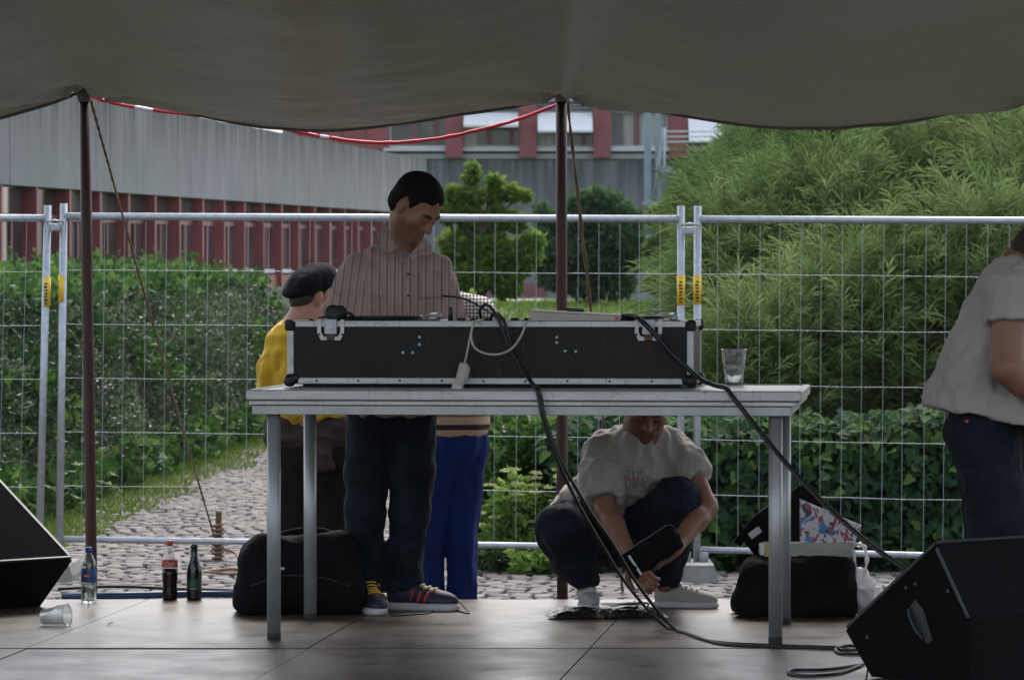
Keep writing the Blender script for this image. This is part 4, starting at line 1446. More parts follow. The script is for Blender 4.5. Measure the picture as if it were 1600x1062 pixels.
def frame(fwd, up=(0, 0, 1)):
    f = Vector(fwd).normalized(); u = Vector(up); r = f.cross(u).normalized(); u = r.cross(f).normalized()
    return np.array([[r.x, f.x, u.x], [r.y, f.y, u.y], [r.z, f.z, u.z]])     # columns: right, forward, up

def head_sdf(sd, c, Rm, s=1.0, neck=None, nr=.058):
    c = np.array(c)
    T = lambda *p: c + Rm @ (np.array(p) * s)
    e = lambda p, r, k=.02, op='u': sd.ell(T(*p), np.array(r) * s, Rm, k * s, op)
    k_ = lambda a, b, ra, rb, k=.015, op='u': sd.cone(T(*a), T(*b), ra * s, rb * s, k * s, op)
    e((0, -.012, .036), (.077, .099, .086), .03)
    e((0, .028, -.025), (.062, .066, .090), .03)
    for q in (-1, 1):
        k_((q * .052, .01, -.055), (q * .018, .072, -.098), .022, .020, .03)
        e((q * .045, .060, -.018), (.024, .024, .022), .025)
        k_((q * .008, .096, -.034), (q * .014, .092, -.036), .008, .009, .01)
        e((q * .080, -.006, -.008), (.011, .020, .033), .012)
    e((0, .076, -.100), (.020, .018, .016), .02)
    k_((-.038, .080, .020), (.038, .080, .020), .012, .012, .02)
    k_((0, .090, .012), (0, .113, -.030), .0085, .0125, .012)
    for q in (-1, 1):
        e((q * .031, .101, -.001), (.017, .014, .011), .012, 's')
        e((q * .031, .078, -.002), (.0135, .0135, .0125), .004)
    k_((-.018, .085, -.061), (.018, .085, -.061), .0070, .0070, .014)
    k_((-.015, .084, -.071), (.015, .084, -.071), .0075, .0075, .014)
    if neck is not None:
        sd.cone(T(0, -.022, -.055), neck, nr * s, nr * 1.08, .03)
    return T

def hair_sdf(c, Rm, s=1.0, thick=.013, low_back=-.075, front=.070, side=-.012):
    sd = Sdf(); c = np.array(c)
    sd.ell(c + Rm @ (np.array((0, -.012, .036)) * s), np.array((.077, .099, .086)) * s, Rm)
    sd.ell(c + Rm @ (np.array((0, -.045, -.02)) * s), np.array((.064, .062, .07)) * s, Rm, .02)
    sd.thick = thick * s
    def line(X, Y, Z):
        px, py, pz = X - c[0], Y - c[1], Z - c[2]
        ly = (px * Rm[0, 1] + py * Rm[1, 1] + pz * Rm[2, 1]) / s
        lz = (px * Rm[0, 2] + py * Rm[1, 2] + pz * Rm[2, 2]) / s
        lx = (px * Rm[0, 0] + py * Rm[1, 0] + pz * Rm[2, 0]) / s
        lim = np.interp(ly, [-.12, -.035, -.015, .012, .030, .036, .055, .09], [low_back, low_back, side + .045, side + .02, side - .01, side + .03, front - .012, front])
        lim = lim - .016 * np.abs(lx) / .06 * (ly > .05) + .006 * np.sin(lx * 170 + ly * 90) + .004 * np.sin(lx * 310 - ly * 230)
        e = np.clip((lz - lim) / .028, -1, 1)
        return thick * s * np.where(e > 0, 1 - (1 - e) ** 2, e * 2)
    sd.func(line, op='g')
    return sd

def skin_mat(name, col):
    m, nt, p = new_mat(name)
    v = coords(nt, "Object", (1, 1, 1))
    c = ramp(nt, noise_tex(nt, v, 14, 4), [(.3, tuple(q * .85 for q in col)), (.7, tuple(min(1, q * 1.12) for q in col))])
    for nm, cc in (("beard", tuple(q * .42 for q in col)), ("lips", (.30, .10, .08)), ("brow", (.012, .009, .008))):
        a = nt.nodes.new("ShaderNodeAttribute"); a.attribute_name = nm
        c = mixc(nt, a.outputs["Fac"], c, cc)
    nt.links.new(c, p.inputs["Base Color"])
    p.inputs["Roughness"].default_value = .5
    p.inputs["Subsurface Weight"].default_value = .12
    p.inputs["Subsurface Radius"].default_value = (.012, .005, .003)
    bump(nt, p, noise_tex(nt, v, 160, 3), .12, .002)
    return m
M['skin'] = skin_mat("skin_tan", (.28, .130, .085))
M['skin2'] = skin_mat("skin_red", (.36, .165, .11))
M['hair'] = mat("black_hair", (.006, .005, .005), .75, 0, .3, 30, 240, .6, .004, stretch=(1, 1, .5), spec=.15)
M['hair_brown'] = mat("brown_hair", (.030, .018, .012), .7, 0, .3, 30, 240, .6, .004)
M['eye'] = mat("eye_white", (.6, .57, .54), .2, 0, .05, 8, 0, 0)
def cloth_relief(nt, p, v, wscale=420):
    """Weave plus small creases."""
    cr = noise_tex(nt, coords(nt, "Object", (1, 1, .5), (.3, .5, .2)), 9, 2, .4, .8)
    ma = nt.nodes.new("ShaderNodeMath"); ma.operation = 'MULTIPLY_ADD'; ma.inputs[1].default_value = .012
    nt.links.new(noise_tex(nt, v, wscale, 2), ma.inputs[0]); nt.links.new(cr, ma.inputs[2])
    bump(nt, p, ma.outputs[0], .55, .06)
def cloth(name, col, var=.12, rough=.9, wscale=420, sheen=.2, var_s=5):
    m, nt, p = new_mat(name)
    v = coords(nt, "Object", (1, 1, 1))
    c = ramp(nt, noise_tex(nt, v, var_s, 5), [(.3, tuple(q * (1 - var) for q in col)), (.7, tuple(min(1, q * (1 + var)) for q in col))])
    nt.links.new(c, p.inputs["Base Color"])
    p.inputs["Roughness"].default_value = rough
    p.inputs["Specular IOR Level"].default_value = .2
    p.inputs["Sheen Weight"].default_value = sheen
    p.inputs["Sheen Roughness"].default_value = .5
    cloth_relief(nt, p, v, wscale)
    return m
M['jeans'] = cloth("dark_jeans", (.0095, .013, .022), .45, sheen=.03, var_s=9)
M['jeans2'] = cloth("navy_jeans", (.0085, .013, .024), .45, sheen=.03, var_s=9)
M['tee_white'] = cloth("white_tee", (.42, .39, .37), .08)
M['tee_grey'] = cloth("pale_tee", (.41, .36, .34), .08)
M['yellow_tee'] = cloth("yellow_tee", (.60, .38, .025), .1)
M['brown_trouser'] = cloth("brown_trousers", (.016, .012, .010), .25, sheen=.03)
M['brown_cloth'] = cloth("taupe_cloth", (.052, .038, .033), .3, sheen=.05)
M['blue_trouser'] = cloth("blue_trousers", (.006, .018, .11), .25, sheen=.05)
M['navy_cap'] = cloth("navy_cap", (.005, .0055, .010), .2, sheen=.0)
M['shoe_navy'] = mat("navy_shoe", (.022, .018, .045), .6, 0, .2, 30, 120, .2)
M['shoe_red'] = mat("red_stripe", (.50, .045, .03), .5, 0, .1, 30, 0, 0)
M['shoe_yellow'] = mat("yellow_lace", (.65, .42, .02), .6, 0, .1, 30, 0, 0)
M['shoe_sole'] = mat("white_sole", (.58, .55, .56), .6, 0, .1, 30, 60, .1)
M['canvas'] = mat("grey_canvas", (.40, .39, .36), .85, 0, .15, 30, 300, .3)

def m_striped():
    """Fine dark and rust stripes following the cloth (attribute su = distance across the stripes)."""
    m, nt, p = new_mat("striped_shirt")
    a = nt.nodes.new("ShaderNodeAttribute"); a.attribute_name = "su"
    def stripes(pitch, phase, lo, hi):
        q = nt.nodes.new("ShaderNodeMath"); q.operation = 'MULTIPLY_ADD'; q.inputs[1].default_value = 1 / pitch; q.inputs[2].default_value = phase
        nt.links.new(a.outputs["Fac"], q.inputs[0])
        f = nt.nodes.new("ShaderNodeMath"); f.operation = 'FRACT'; nt.links.new(q.outputs[0], f.inputs[0])
        return ramp(nt, f.outputs[0], [(0, 0.0), (lo, 0.0), (lo + .03, 1.0), (hi, 1.0), (min(1, hi + .03), 0.0)])
    c = mixc(nt, stripes(.030, .2, .40, .62), (.45, .33, .30), (.31, .185, .165))
    c = mixc(nt, stripes(.015, .0, .42, .58), c, (.16, .115, .115))
    c = mixc(nt, stripes(.030, .73, .40, .54), c, (.29, .265, .27))
    v = coords(nt, "Object", (1, 1, 1))
    c = mixc(nt, ramp(nt, noise_tex(nt, v, 6, 4), [(.3, .0), (.8, .25)]), c, (.24, .19, .18))
    nt.links.new(c, p.inputs["Base Color"])
    p.inputs["Roughness"].default_value = .85; p.inputs["Specular IOR Level"].default_value = .2
    p.inputs["Sheen Weight"].default_value = .25
    cloth_relief(nt, p, v)
    return m
M['striped'] = m_striped()

def m_checked():
    """Knit with small black and white checks; broad bands near the hem (attribute hem = height over the hem)."""
    m, nt, p = new_mat("checked_knit")
    ck = N(nt, "ShaderNodeTexChecker", Scale=1.0)
    ck.inputs[1].default_value = (.62, .58, .54, 1); ck.inputs[2].default_value = (.10, .08, .08, 1)
    nt.links.new(coords(nt, "Object", (95, 1, 95), (0, R(45), 0)), ck.inputs[0])
    a = nt.nodes.new("ShaderNodeAttribute"); a.attribute_name = "hem"
    band = ramp(nt, a.outputs["Fac"], [(0, (.46, .31, .22)), (.028, (.46, .31, .22)), (.03, (.02, .014, .012)), (.052, (.02, .014, .012)), (.054, (.46, .31, .22)), (.085, (.46, .31, .22)), (.087, (.12, .06, .045)), (1, (.16, .085, .065))])
    sel = ramp(nt, a.outputs["Fac"], [(0, 0.0), (.30, 0.0), (.31, 1.0)])
    nt.links.new(mixc(nt, sel, band, ck.outputs[0]), p.inputs["Base Color"])
    p.inputs["Roughness"].default_value = .9
    bump(nt, p, noise_tex(nt, coords(nt), 200, 2), .4, .003)
    return m
M['checked'] = m_checked()

def shoe(parent, heel, yaw, upper, sole, L=.29, stripes=None, lace=None, pitch=0.0, name="shoe"):
    """yaw: direction of the toe, 0 = away from the camera, 90 deg = image right."""
    h = Vector(heel); a = R(yaw)
    f = Vector((math.sin(a) * math.cos(pitch), math.cos(a) * math.cos(pitch), -math.sin(pitch)))
    Rm = frame(f); s = L / .29
    T = lambda *p: np.array(h) + Rm @ (np.array(p) * s)
    sd = Sdf()
    sd.ell(T(0, .055, .052), np.array((.037, .055, .054)) * s, Rm, .03)
    sd.ell(T(0, .200, .036), np.array((.046, .088, .042)) * s, Rm, .04)
    sd.cone(T(0, .175, .050), T(0, .075, .085), .034 * s, .038 * s, .03)
    sd.cone(T(0, .060, .07), T(0, .055, .115), .038 * s, .036 * s, .02)
    up = Rm[:, 2]
    sd.plane(T(0, 0, .020), -up); sd.plane(T(0, 0, .118), up)
    o = grow(name, sd, .0065, upper, parent, smooth=1)
    sd = Sdf()
    for c, r in (((0, .055, .015), (.040, .060, .03)), ((0, .135, .015), (.037, .08, .03)), ((.003, .205, .015), (.049, .090, .03))):
        sd.ell(T(*c), np.array(r) * s, Rm, .03)
    sd.plane(T(0, 0, .0), -up); sd.plane(T(0, 0, .030), up)
    grow("sole", sd, .006, sole, o, smooth=1)
    bv = BVHTree.FromPolygons([tuple(v.co) for v in o.data.vertices], [tuple(q.vertices) for q in o.data.polygons])
    off = base_of(parent)
    def stuck(pts, w, m, nm):
        mb = MB()
        q = []
        for p in pts:
            hit = bv.find_nearest(Vector(T(*p)) - off)
            q.append(hit[0] + hit[1] * .002 + off)
        mb.tube(q, w, 6); mb.build(nm, m, o)
    if stripes is not None:
        for sx in (-1, 1):
            for k in range(3):
                y = .105 + .030 * k
                stuck([(sx * .05, y + .018 * t, .032 + .05 * t) for t in (0, .25, .5, .75, 1)], .0055 * s, stripes, "stripe")
    if lace is not None:
        for k in range(5):
            y = .10 + .024 * k
            stuck([(x, y, .12 - .012 * k) for x in (-.024, -.012, 0, .012, .024)], .004 * s, lace, "lace")
        stuck([(-.036 + .0, .02, .10), (-.037, .05, .105), (-.03, .09, .1)], .004 * s, lace, "collar_trim")
        stuck([(.036, .02, .10), (.037, .05, .105), (.03, .09, .1)], .004 * s, lace, "collar_trim")
    return o

def hand_sdf(sd, wrist, Rm, s=1.0, curl=.5, thumb=1, spread=1.0, k=.008):
    """local: y along the fingers, z back of the hand, thumb on +x * thumb."""
    w = np.array(wrist)
    T = lambda p: w + Rm @ (np.array(p) * s)
    sd.ell(T((0, .05, 0)), np.array((.040, .052, .016)) * s, Rm, .015)
    sd.cone(T((0, -.02, 0)), T((0, .03, 0)), .026 * s, .027 * s, .02)
    for i, (x, l) in enumerate(((.029, .92), (.010, 1.02), (-.010, .96), (-.029, .76))):
        x *= thumb
        p = np.array((x, .088, .0)); ang = 0.0
        d = x * 1.2 * spread
        r = .0092
        for j, seg in enumerate((.043, .028, .022)):
            ang += curl * (.75, 1.0, .8)[j] + .05 * i
            q = p + np.array((d * .25, math.cos(ang), -math.sin(ang))) * seg * l
            sd.cone(T(p), T(q), r * s, (r - .0008) * s, k); p = q; r -= .0008
    p = np.array((.030 * thumb, .020, -.006))
    for j, (seg, v) in enumerate(((.040, (.72, .62, -.30)), (.030, (.45, .78, -.45)), (.024, (.2, .8, -.58)))):
        q = p + np.array((v[0] * thumb, v[1], v[2])) * seg
        sd.cone(T(p), T(q), (.0125 - .001 * j) * s, (.0115 - .001 * j) * s, k); p = q

def eyes_brows(body, T, s, Rm, hairm, parent, beard=.6):
    """Brow and lash hair laid on the face, beard shadow, lips and the shade of the mouth line as colour of the skin."""
    off = base_of(body); me = body.data
    bv = BVHTree.FromPolygons([tuple(v.co) for v in me.vertices], [tuple(q.vertices) for q in me.polygons])
    c = np.array(T(0, 0, 0))
    co = np.empty(len(me.vertices) * 3); me.vertices.foreach_get("co", co); co = co.reshape(-1, 3) + np.array([off[0], off[1], off[2]])
    L = ((co - c) @ Rm) / s
    x, y, z = L[:, 0], L[:, 1], L[:, 2]
    near = (np.abs(L).max(1) < .135)
    jaw = np.clip((y - .0) / .03, 0, 1) * np.clip((-.036 - z) / .02, 0, 1) * np.clip((z + .135) / .02, 0, 1) * near
    lips = np.clip(1 - np.abs(x) / .024, 0, 1) ** .4 * (np.abs(z + .066) < .0085) * (y > .075) * near
    mouth = (np.abs(z + .0655 + 1.2 * x * x / .024) < .0022) * (np.abs(x) < .024) * (y > .075) * near
    brow = np.clip(1 - np.abs((z - (.0225 + .02 * np.minimum(np.abs(x) - .03, 0) * 0)) / .0055), 0, 1) ** .5 * (np.abs(np.abs(x) - .032) < .021) * (y > .05) * near
    lash = (np.abs(z + .008 - .10 * (np.abs(np.abs(x) - .031)) ) < .0022) * (np.abs(np.abs(x) - .031) < .014) * (y > .06) * near
    set_attr(me, "beard", np.clip(jaw * beard, 0, 1)); set_attr(me, "lips", np.clip(lips * .45, 0, 1)); set_attr(me, "brow", np.clip(brow * .85 + lash * .8 + mouth * .35, 0, 1))  # the mouth crease shade goes into the brow colour mask
    for q in (-1, 1):
        pts = []
        for t in np.linspace(0, 1, 6):
            h = bv.find_nearest(Vector(T(q * (.014 + .036 * t), .100 - .020 * t, .0215 + .006 * math.sin(t * 2.6))) - off)
            pts.append(h[0] + h[1] * .0004 + off)
        MB().tube(pts, [.0022 * s, .0032 * s, .0034 * s, .003 * s, .0022 * s, .001 * s], 6).build("eyebrow", hairm, body)

# ------------------------------------------------------------------ person 1: standing behind the case
def V3(px, py, d): return np.array(at(px, py, d))
def person_standing():
    D = 15.92
    root = empty("person", (at(608, 950, D).x, D, 0), "standing person in a striped short sleeved shirt looking down at the case", "person", "people on and behind the stage")
    P = lambda x, y, o=0: V3(x, y, D + o)
    neck = P(632, 388, .03); chest = P(615, 455, .02); belly = P(608, 560, 0); pelv = P(610, 640, .02)
    shL, shR = P(554, 421, .02), P(688, 418, .05)
    elL, elR = P(527, 532, -.02), P(706, 530, -.02)
    waL, waR = P(560, 575, -.28), P(690, 572, -.30)
    hipL, hipR = P(583, 662, .02), P(642, 662, .04)
    knL, knR = P(570, 800, -.03), P(641, 798, -.02)
    anL, anR = P(580, 918, .05), P(630, 915, .05)
    Rm = frame((.58, -.44, -.68), (.06, 0, 1)); hc = P(650, 322, -.03); hs = 1.02
    sd = Sdf()
    T = head_sdf(sd, hc, Rm, hs, neck)
    sd.cone(neck, chest, .07, .10, .05); sd.cone(chest, pelv, .10, .085, .06)
    for a, b, c in ((shL, elL, waL), (shR, elR, waR)):
        sd.cone(neck + np.array((0, 0, -.05)), a, .035, .040, .03); sd.chain([a, b, c], [.045, .041, .028], .02)
    for a, b, c in ((hipL, knL, anL), (hipR, knR, anR)): sd.chain([a, b, c], [.062, .050, .04], .03)
    for w, th in ((waL, 1), (waR, -1)):
        hand_sdf(sd, w, frame((.1 * th, -.9, -.35)), 1.0, .4, th)
    body = grow("body", sd, .011, M['skin'], root, [(hc, .16, .0042)], smooth=1)
    grow("hair", hair_sdf(hc, Rm, hs, .009, front=.082, side=-.006), .0055, M['hair'], root, fold=lambda p: .0022 * noise.noise(Vector(p * 90)))
    eyes_brows(body, T, hs, Rm, M['hair'], body)
    # undershirt
    sd = Sdf(); sd.cone(neck + np.array((0, -.02, -.015)), chest + np.array((0.005, -.02, .06)), .060, .070, .04)
    sd.plane(neck + np.array((0, -.03, .006)), (0, -.3, 1))
    grow("undershirt", sd, .008, M['tee_white'], root)
    # shirt
    sd = Sdf()
    sd.cone(neck + np.array((0, .01, -.035)), chest, .085, .150, .05)
    sd.cone(P(588, 422, .02), P(660, 420, .03), .080, .078, .06)
    for sx in (-.055, .055):
        sd.cone(chest + np.array((sx, -.02, .02)), belly + np.array((sx * 1.2, 0, 0)), .118, .130, .06)
        sd.cone(belly + np.array((sx * 1.2, 0, 0)), pelv + np.array((sx * 1.1, 0, -.0)), .130, .125, .05)
    sd.chain([shL + np.array((.02, 0, -.015)), elL + (shL - elL) * .30, elL + (shL - elL) * .02], [.078, .080, .082], .022)
    sd.chain([shR + np.array((-.02, 0, -.015)), elR + (shR - elR) * .30, elR + (shR - elR) * .02], [.072, .068, .070], .022)
    sd.cone(neck + np.array((.006, -.09, .03)), neck + np.array((.012, -.175, -.14)), .042, .008, .02, 's')   # open collar
    sd.cone(neck + np.array((0, .0, .02)), neck + np.array((0, -.02, .1)), .066, .08, .015, 's')
    sd.plane(pelv + np.array((0, 0, -.02)), (0, 0, -1))
    mid = chest
    def su(p):
        return p[0] - mid[0] + .10 * (p[2] - chest[2]) * (1 if p[0] < shL[0] + .05 else 0) * -1.2
    shirt = grow("shirt", sd, .0085, M['striped'], root, fold=folds(.020, (12, 8, 7), 1.3, .006), smooth=2, attrs={"su": su})
    # collar points, placket, pocket
    bvm = shirt.data; off = base_of(root)
    bv = BVHTree.FromPolygons([tuple(v.co) for v in bvm.vertices], [tuple(q.vertices) for q in bvm.polygons])
    def front(px, py, lift=.004):
        h = bv.ray_cast(at(px, py, 12.0) - off, (at(px, py, 14.0) - at(px, py, 12.0)).normalized())
        if h[0] is None: return at(px, py, D - .14)
        return h[0] + off + Vector((0, -lift, 0))
    def patch(name, poly, m, parent, lift=.006, nn=6):
        """quad patch a-b-c-d draped on the shirt"""
        a, b, c, d = poly; vs = []; su_ = []
        for lay in (lift, lift - .005):
            for j in range(nn + 1):
                for i in range(nn + 1):
                    u, w = i / nn, j / nn
                    x = (a[0] * (1 - u) + b[0] * u) * (1 - w) + (d[0] * (1 - u) + c[0] * u) * w
                    y = (a[1] * (1 - u) + b[1] * u) * (1 - w) + (d[1] * (1 - u) + c[1] * u) * w
                    vs.append(front(x, y, lay)); su_.append((x - mid[0]) * 0 + vs[-1][0] - mid[0])
        n1 = nn + 1; st = n1 * n1
        fs = [(j * n1 + i, j * n1 + i + 1, (j + 1) * n1 + i + 1, (j + 1) * n1 + i) for j in range(nn) for i in range(nn)]
        ring = [i for i in range(n1)] + [j * n1 + nn for j in range(1, n1)] + [nn * n1 + i for i in range(nn - 1, -1, -1)] + [j * n1 for j in range(nn - 1, 0, -1)]
        fs += [(ring[k], st + ring[k], st + ring[(k + 1) % len(ring)], ring[(k + 1) % len(ring)]) for k in range(len(ring))]
        o = MB().add(vs, fs, True).build(name, m, parent)
        set_attr(o.data, "su", su_)
        return o
    patch("chest_pocket", [(656, 424), (690, 424), (690, 466), (656, 468)], M['striped'], shirt, .005)
    patch("placket", [(632, 424), (642, 424), (640, 499), (631, 499)], M['striped'], shirt, .005)
    for y in (428, 462): 
        c = front(638, y, .011); MB().tube([c, c + Vector((0, .004, 0))], .005, 8).build("button", M['ink'], shirt)
    # collar: two folded points and the band behind the neck
    def collar(pts, nm="collar"):
        vs = [Vector(p) for p in pts]; n = len(vs)
        vs2 = [v + Vector((0, .006, -.002)) for v in vs]
        fs = [tuple(range(n)), tuple(range(n, 2 * n))[::-1]] + [(i, n + i, n + (i + 1) % n, (i + 1) % n) for i in range(n)]
        o = MB().add(vs + vs2, fs).build(nm, M['striped'], shirt)
        set_attr(o.data, "su", [v[0] - mid[0] for v in vs + vs2])
    cl = D - .05
    collar([at(598, 352, cl + .03), at(605, 347, cl + .05), at(612, 372, cl - .06), at(622, 386, cl - .10), at(607, 396, cl - .125), at(592, 383, cl - .09), at(589, 366, cl - .03)])
    collar([at(664, 372, cl - .05), at(676, 384, cl - .03), at(672, 398, cl - .07), at(655, 398, cl - .12), at(646, 408, cl - .125), at(640, 398, cl - .125), at(652, 385, cl - .10)])
    # jeans
    sd = Sdf()
    sd.cone(P(592, 632, .02), P(634, 632, .03), .118, .118, .05)
    sd.chain([hipL + np.array((0, 0, .03)), P(573, 735, 0), knL, P(570, 860, .02), anL + np.array((-.01, 0, .01))], [.104, .086, .074, .070, .072], .03)
    sd.chain([hipR + np.array((0, 0, .03)), P(645, 735, 0), knR, P(634, 860, .02), anR + np.array((0, 0, .01))], [.104, .086, .073, .070, .072], .03)
    sd.plane(P(600, 926, 0), (0, 0, -1))
    jeans_fold = folds(.010, (8, 8, 13), 4.2, .003)
    grow("jeans", sd, .0095, M['jeans'], root, fold=lambda p: jeans_fold(p) * (1.6 if p[2] < .30 else (1.2 if p[2] < .5 else .7)), smooth=1)
    shoe(root, at(572, 946, D + .02), 168, M['shoe_navy'], M['shoe_sole'], .29, M['shoe_red'], M['shoe_yellow']).location.z = -float(at(572, 946, D + .02).z) + .002
    o = shoe(root, at(604, 946, D + .06), 108, M['shoe_navy'], M['shoe_sole'], .30, M['shoe_red'], M['shoe_yellow']); o.location.z = -float(at(604, 946, D + .06).z) + .002
person_standing()

# ------------------------------------------------------------------ person 2: crouching
def person_crouching():
    D = 16.05
    root = empty("person", (at(980, 950, D).x, D, 0), "crouching person in a white printed tee under the table, holding a black pouch", "person", "people on and behind the stage")
    P = lambda x, y, o=0: V3(x, y, D + o)
    neck = P(1002, 672, -.12); chest = P(995, 735, -.06); pelv = P(940, 815, .24)
    shL, shR = P(934, 706, -.06), P(1064, 702, -.06)
    elL, elR = P(947, 800, -.20), P(1104, 792, -.16)
    waL, waR = P(986, 872, -.40), P(1052, 858, -.36)
    hipL, hipR = P(918, 838, .20), P(985, 838, .22)
    knL, knR = P(874, 828, -.22), P(1056, 782, -.20)
    anL, anR = P(914, 908, -.02), P(1040, 908, -.01)
    Rm = frame((.06, -.80, -.58)); hc = P(1010, 633, -.17); hs = 1.06
    sd = Sdf()
    T = head_sdf(sd, hc, Rm, hs, neck)
    sd.cone(neck, chest, .065, .085, .04); sd.cone(chest, pelv, .09, .09, .05)
    for a, b, c in ((shL, elL, waL), (shR, elR, waR)):
        sd.cone(neck + np.array((0, .02, -.03)), a, .04, .042, .03)
        m = b + (c - b) * .3
        sd.chain([a, b, m, c], [.052, .043, .045, .029], .02)
    for a, b, c in ((hipL, knL, anL), (hipR, knR, anR)): sd.chain([a, b, c], [.085, .058, .045], .03)
    fL = frame(Vector((.42, -.25, -.62)), (-.5, -.6, .3)); fR = frame(Vector((-.62, -.2, -.55)), (.3, -.5, -.8))
    hand_sdf(sd, waL, fL, 1.0, .55, 1)
    hand_sdf(sd, waR, fR, 1.0, .55, 1)
    body = grow("body", sd, .011, M['skin'], root, [(hc, .15, .005), ((waL + waR) / 2 + np.array((0, 0, -.05)), .17, .0045)], smooth=1)
    grow("hair", hair_sdf(hc, Rm, hs, .014), .007, M['hair_brown'], root)
    eyes_brows(body, T, hs, Rm, M['hair_brown'], body)
    # tee
    sd = Sdf()
    sd.cone(neck + np.array((0, .02, -.04)), chest + np.array((0, -.01, .03)), .096, .128, .05)
    sd.cone(P(952, 702, -.05), P(1046, 700, -.05), .078, .076, .06)
    sd.cone(P(965, 735, -.03), P(930, 792, .17), .115, .128, .07)
    sd.cone(P(1020, 735, -.03), P(975, 800, .17), .115, .125, .07)
    sd.chain([shL + np.array((.012, 0, -.01)), shL + (elL - shL) * .45, shL + (elL - shL) * .80], [.074, .080, .086], .025)
    sd.chain([shR + np.array((-.012, 0, -.01)), shR + (elR - shR) * .3, shR + (elR - shR) * .52], [.070, .075, .078], .025)
    sd.cone(P(908, 790, .2), P(886, 800, .27), .09, .075, .05)
    nd = unit(elL - shL); sd.plane(shL + (elL - shL) * .80, nd) if False else None
    def cuffs(X, Y, Z):
        out = np.full(np.broadcast(X, Y, Z).shape, -1.0)
        for a, b, t in ((shL, elL, .80), (shR, elR, .54)):
            d = (b - a) / np.linalg.norm(b - a); q = a + (b - a) * t
            v = (X - q[0]) * d[0] + (Y - q[1]) * d[1] + (Z - q[2]) * d[2]
            rr = np.sqrt((X - q[0]) ** 2 + (Y - q[1]) ** 2 + (Z - q[2]) ** 2) - .15
            out = np.maximum(out, np.minimum(v, -rr))
        return out
    sd.func(cuffs)
    sd.cone(neck + np.array((0.01, -.02, .06)), neck + np.array((.012, -.11, .035)), .058, .055, .012, 's')
    ff = folds(.021, (12, 12, 9), 7.7, .006)
    tee = grow("tee", sd, .0085, M['tee_white'], root, fold=ff, smooth=2)
    # printed lettering, laid on the cloth
    off = base_of(root)
    bv = BVHTree.FromPolygons([tuple(v.co) for v in tee.data.vertices], [tuple(q.vertices) for q in tee.data.polygons])
    def lettering(txt, x0, y0, hpx, m, wpx=None):
        cu = bpy.data.curves.new("print", 'FONT'); cu.body = txt; cu.size = 1.0
        cu.resolution_u = 2
        tmp = bpy.data.objects.new("print", cu); COL.objects.link(tmp)
        dg = bpy.context.evaluated_depsgraph_get(); dg.update()
        me = bpy.data.meshes.new_from_object(tmp.evaluated_get(dg))
        bpy.data.objects.remove(tmp)
        co = np.array([v.co[:] for v in me.vertices]); lo, hi = co.min(0), co.max(0)
        for v in me.vertices:
            u = (v.co.x - lo[0]) / (hi[0] - lo[0]); w = (v.co.y - lo[1]) / (hi[1] - lo[1])
            px = x0 + u * wpx; py = y0 - w * hpx
            a = at(px, py, 14.0); h = bv.ray_cast(a - off, (at(px, py, 15.0) - a).normalized())
            v.co = (h[0] if h[0] is not None else at(px, py, D - .2) - off) + Vector((0, -.004, 0))
        me.update()
        link("print", me, m, tee)
    M['print_red'] = mat("red_print", (.34, .12, .12), .8, 0, .15, 30, 0, 0)
    M['print_dark'] = mat("grey_print", (.20, .17, .17), .8, 0, .15, 30, 0, 0)
    lettering("THE", 977, 742, 9, M['print_dark'], 30)
    lettering("NAKED", 976, 752, 9, M['print_red'], 42)
    lettering("LIPS", 977, 762, 9, M['print_dark'], 32)
    c0 = [at(x, 730, 14) for x in (978, 1008)]
    lettering("- -- --- -", 977, 730, 1.6, M['print_dark'], 34)
    # jeans
    sd = Sdf()
    sd.cone(hipL + np.array((0, .02, 0)), hipR + np.array((0, .02, 0)), .118, .118, .05)
    sd.chain([hipL, (hipL + knL) / 2 + np.array((0, 0, .02)), knL], [.112, .110, .088], .05)
    sd.chain([knL, (knL + anL) / 2 + np.array((0, .03, 0)), anL + np.array((0, 0, -.005))], [.086, .082, .058], .05)
    sd.chain([hipR, (hipR + knR) / 2 + np.array((0, 0, .01)), knR], [.112, .112, .086], .05)
    sd.chain([knR, (knR + anR) / 2 + np.array((0, .03, 0)), anR + np.array((0, 0, -.005))], [.084, .078, .056], .05)
    sd.plane(P(980, 916, 0), (0, 0, -1))
    grow("jeans", sd, .0095, M['jeans2'], root, fold=folds(.012, (10, 10, 10), 2.2, .003), smooth=1)
    hl = at(914, 946, D + .07); o = shoe(root, hl, 175, M['canvas'], M['shoe_sole'], .25, None, M['shoe_sole']); o.location.z = -hl.z + .002
    hr = at(1022, 948, D + .03); o = shoe(root, hr, 104, M['canvas'], M['shoe_sole'], .26, None, M['shoe_sole']); o.location.z = -hr.z + .002
    # the pouch in his hands
    hands = (waL + waR) / 2
    c = Vector(P(1018, 862, -.46))
    pr = empty("black_pouch", c, "flat black zip pouch with a white strip in the crouching person's hands", "pouch")
    Rz = Matrix.Rotation(R(-33), 3, 'Y') @ Matrix.Rotation(R(18), 3, 'X')
    sd = Sdf(); Rn = np.array(Rz)
    for w in (-.042, -.014, .014, .042):
        sd.cone(np.array(c) + Rn @ np.array((-.105, 0, w)), np.array(c) + Rn @ np.array((.105, 0, w * .85)), .017, .020, .02)
    grow("pouch_body", sd, .007, M['black_cloth'], pr, fold=folds(.008, (16, 16, 16), 3.3, .002), smooth=1)
    MB().box(c + Rz @ Vector((0, -.004, .058)), (.21, .012, .006), Rz, .002).build("zip", M['black_plastic'], pr)
    MB().box(c + Rz @ Vector((-.080, -.019, -.002)), (.009, .004, .095), Rz @ Matrix.Rotation(R(60), 3, 'Y') if False else Rz, .001).build("white_strip", M['white_plastic'], pr)
person_crouching()

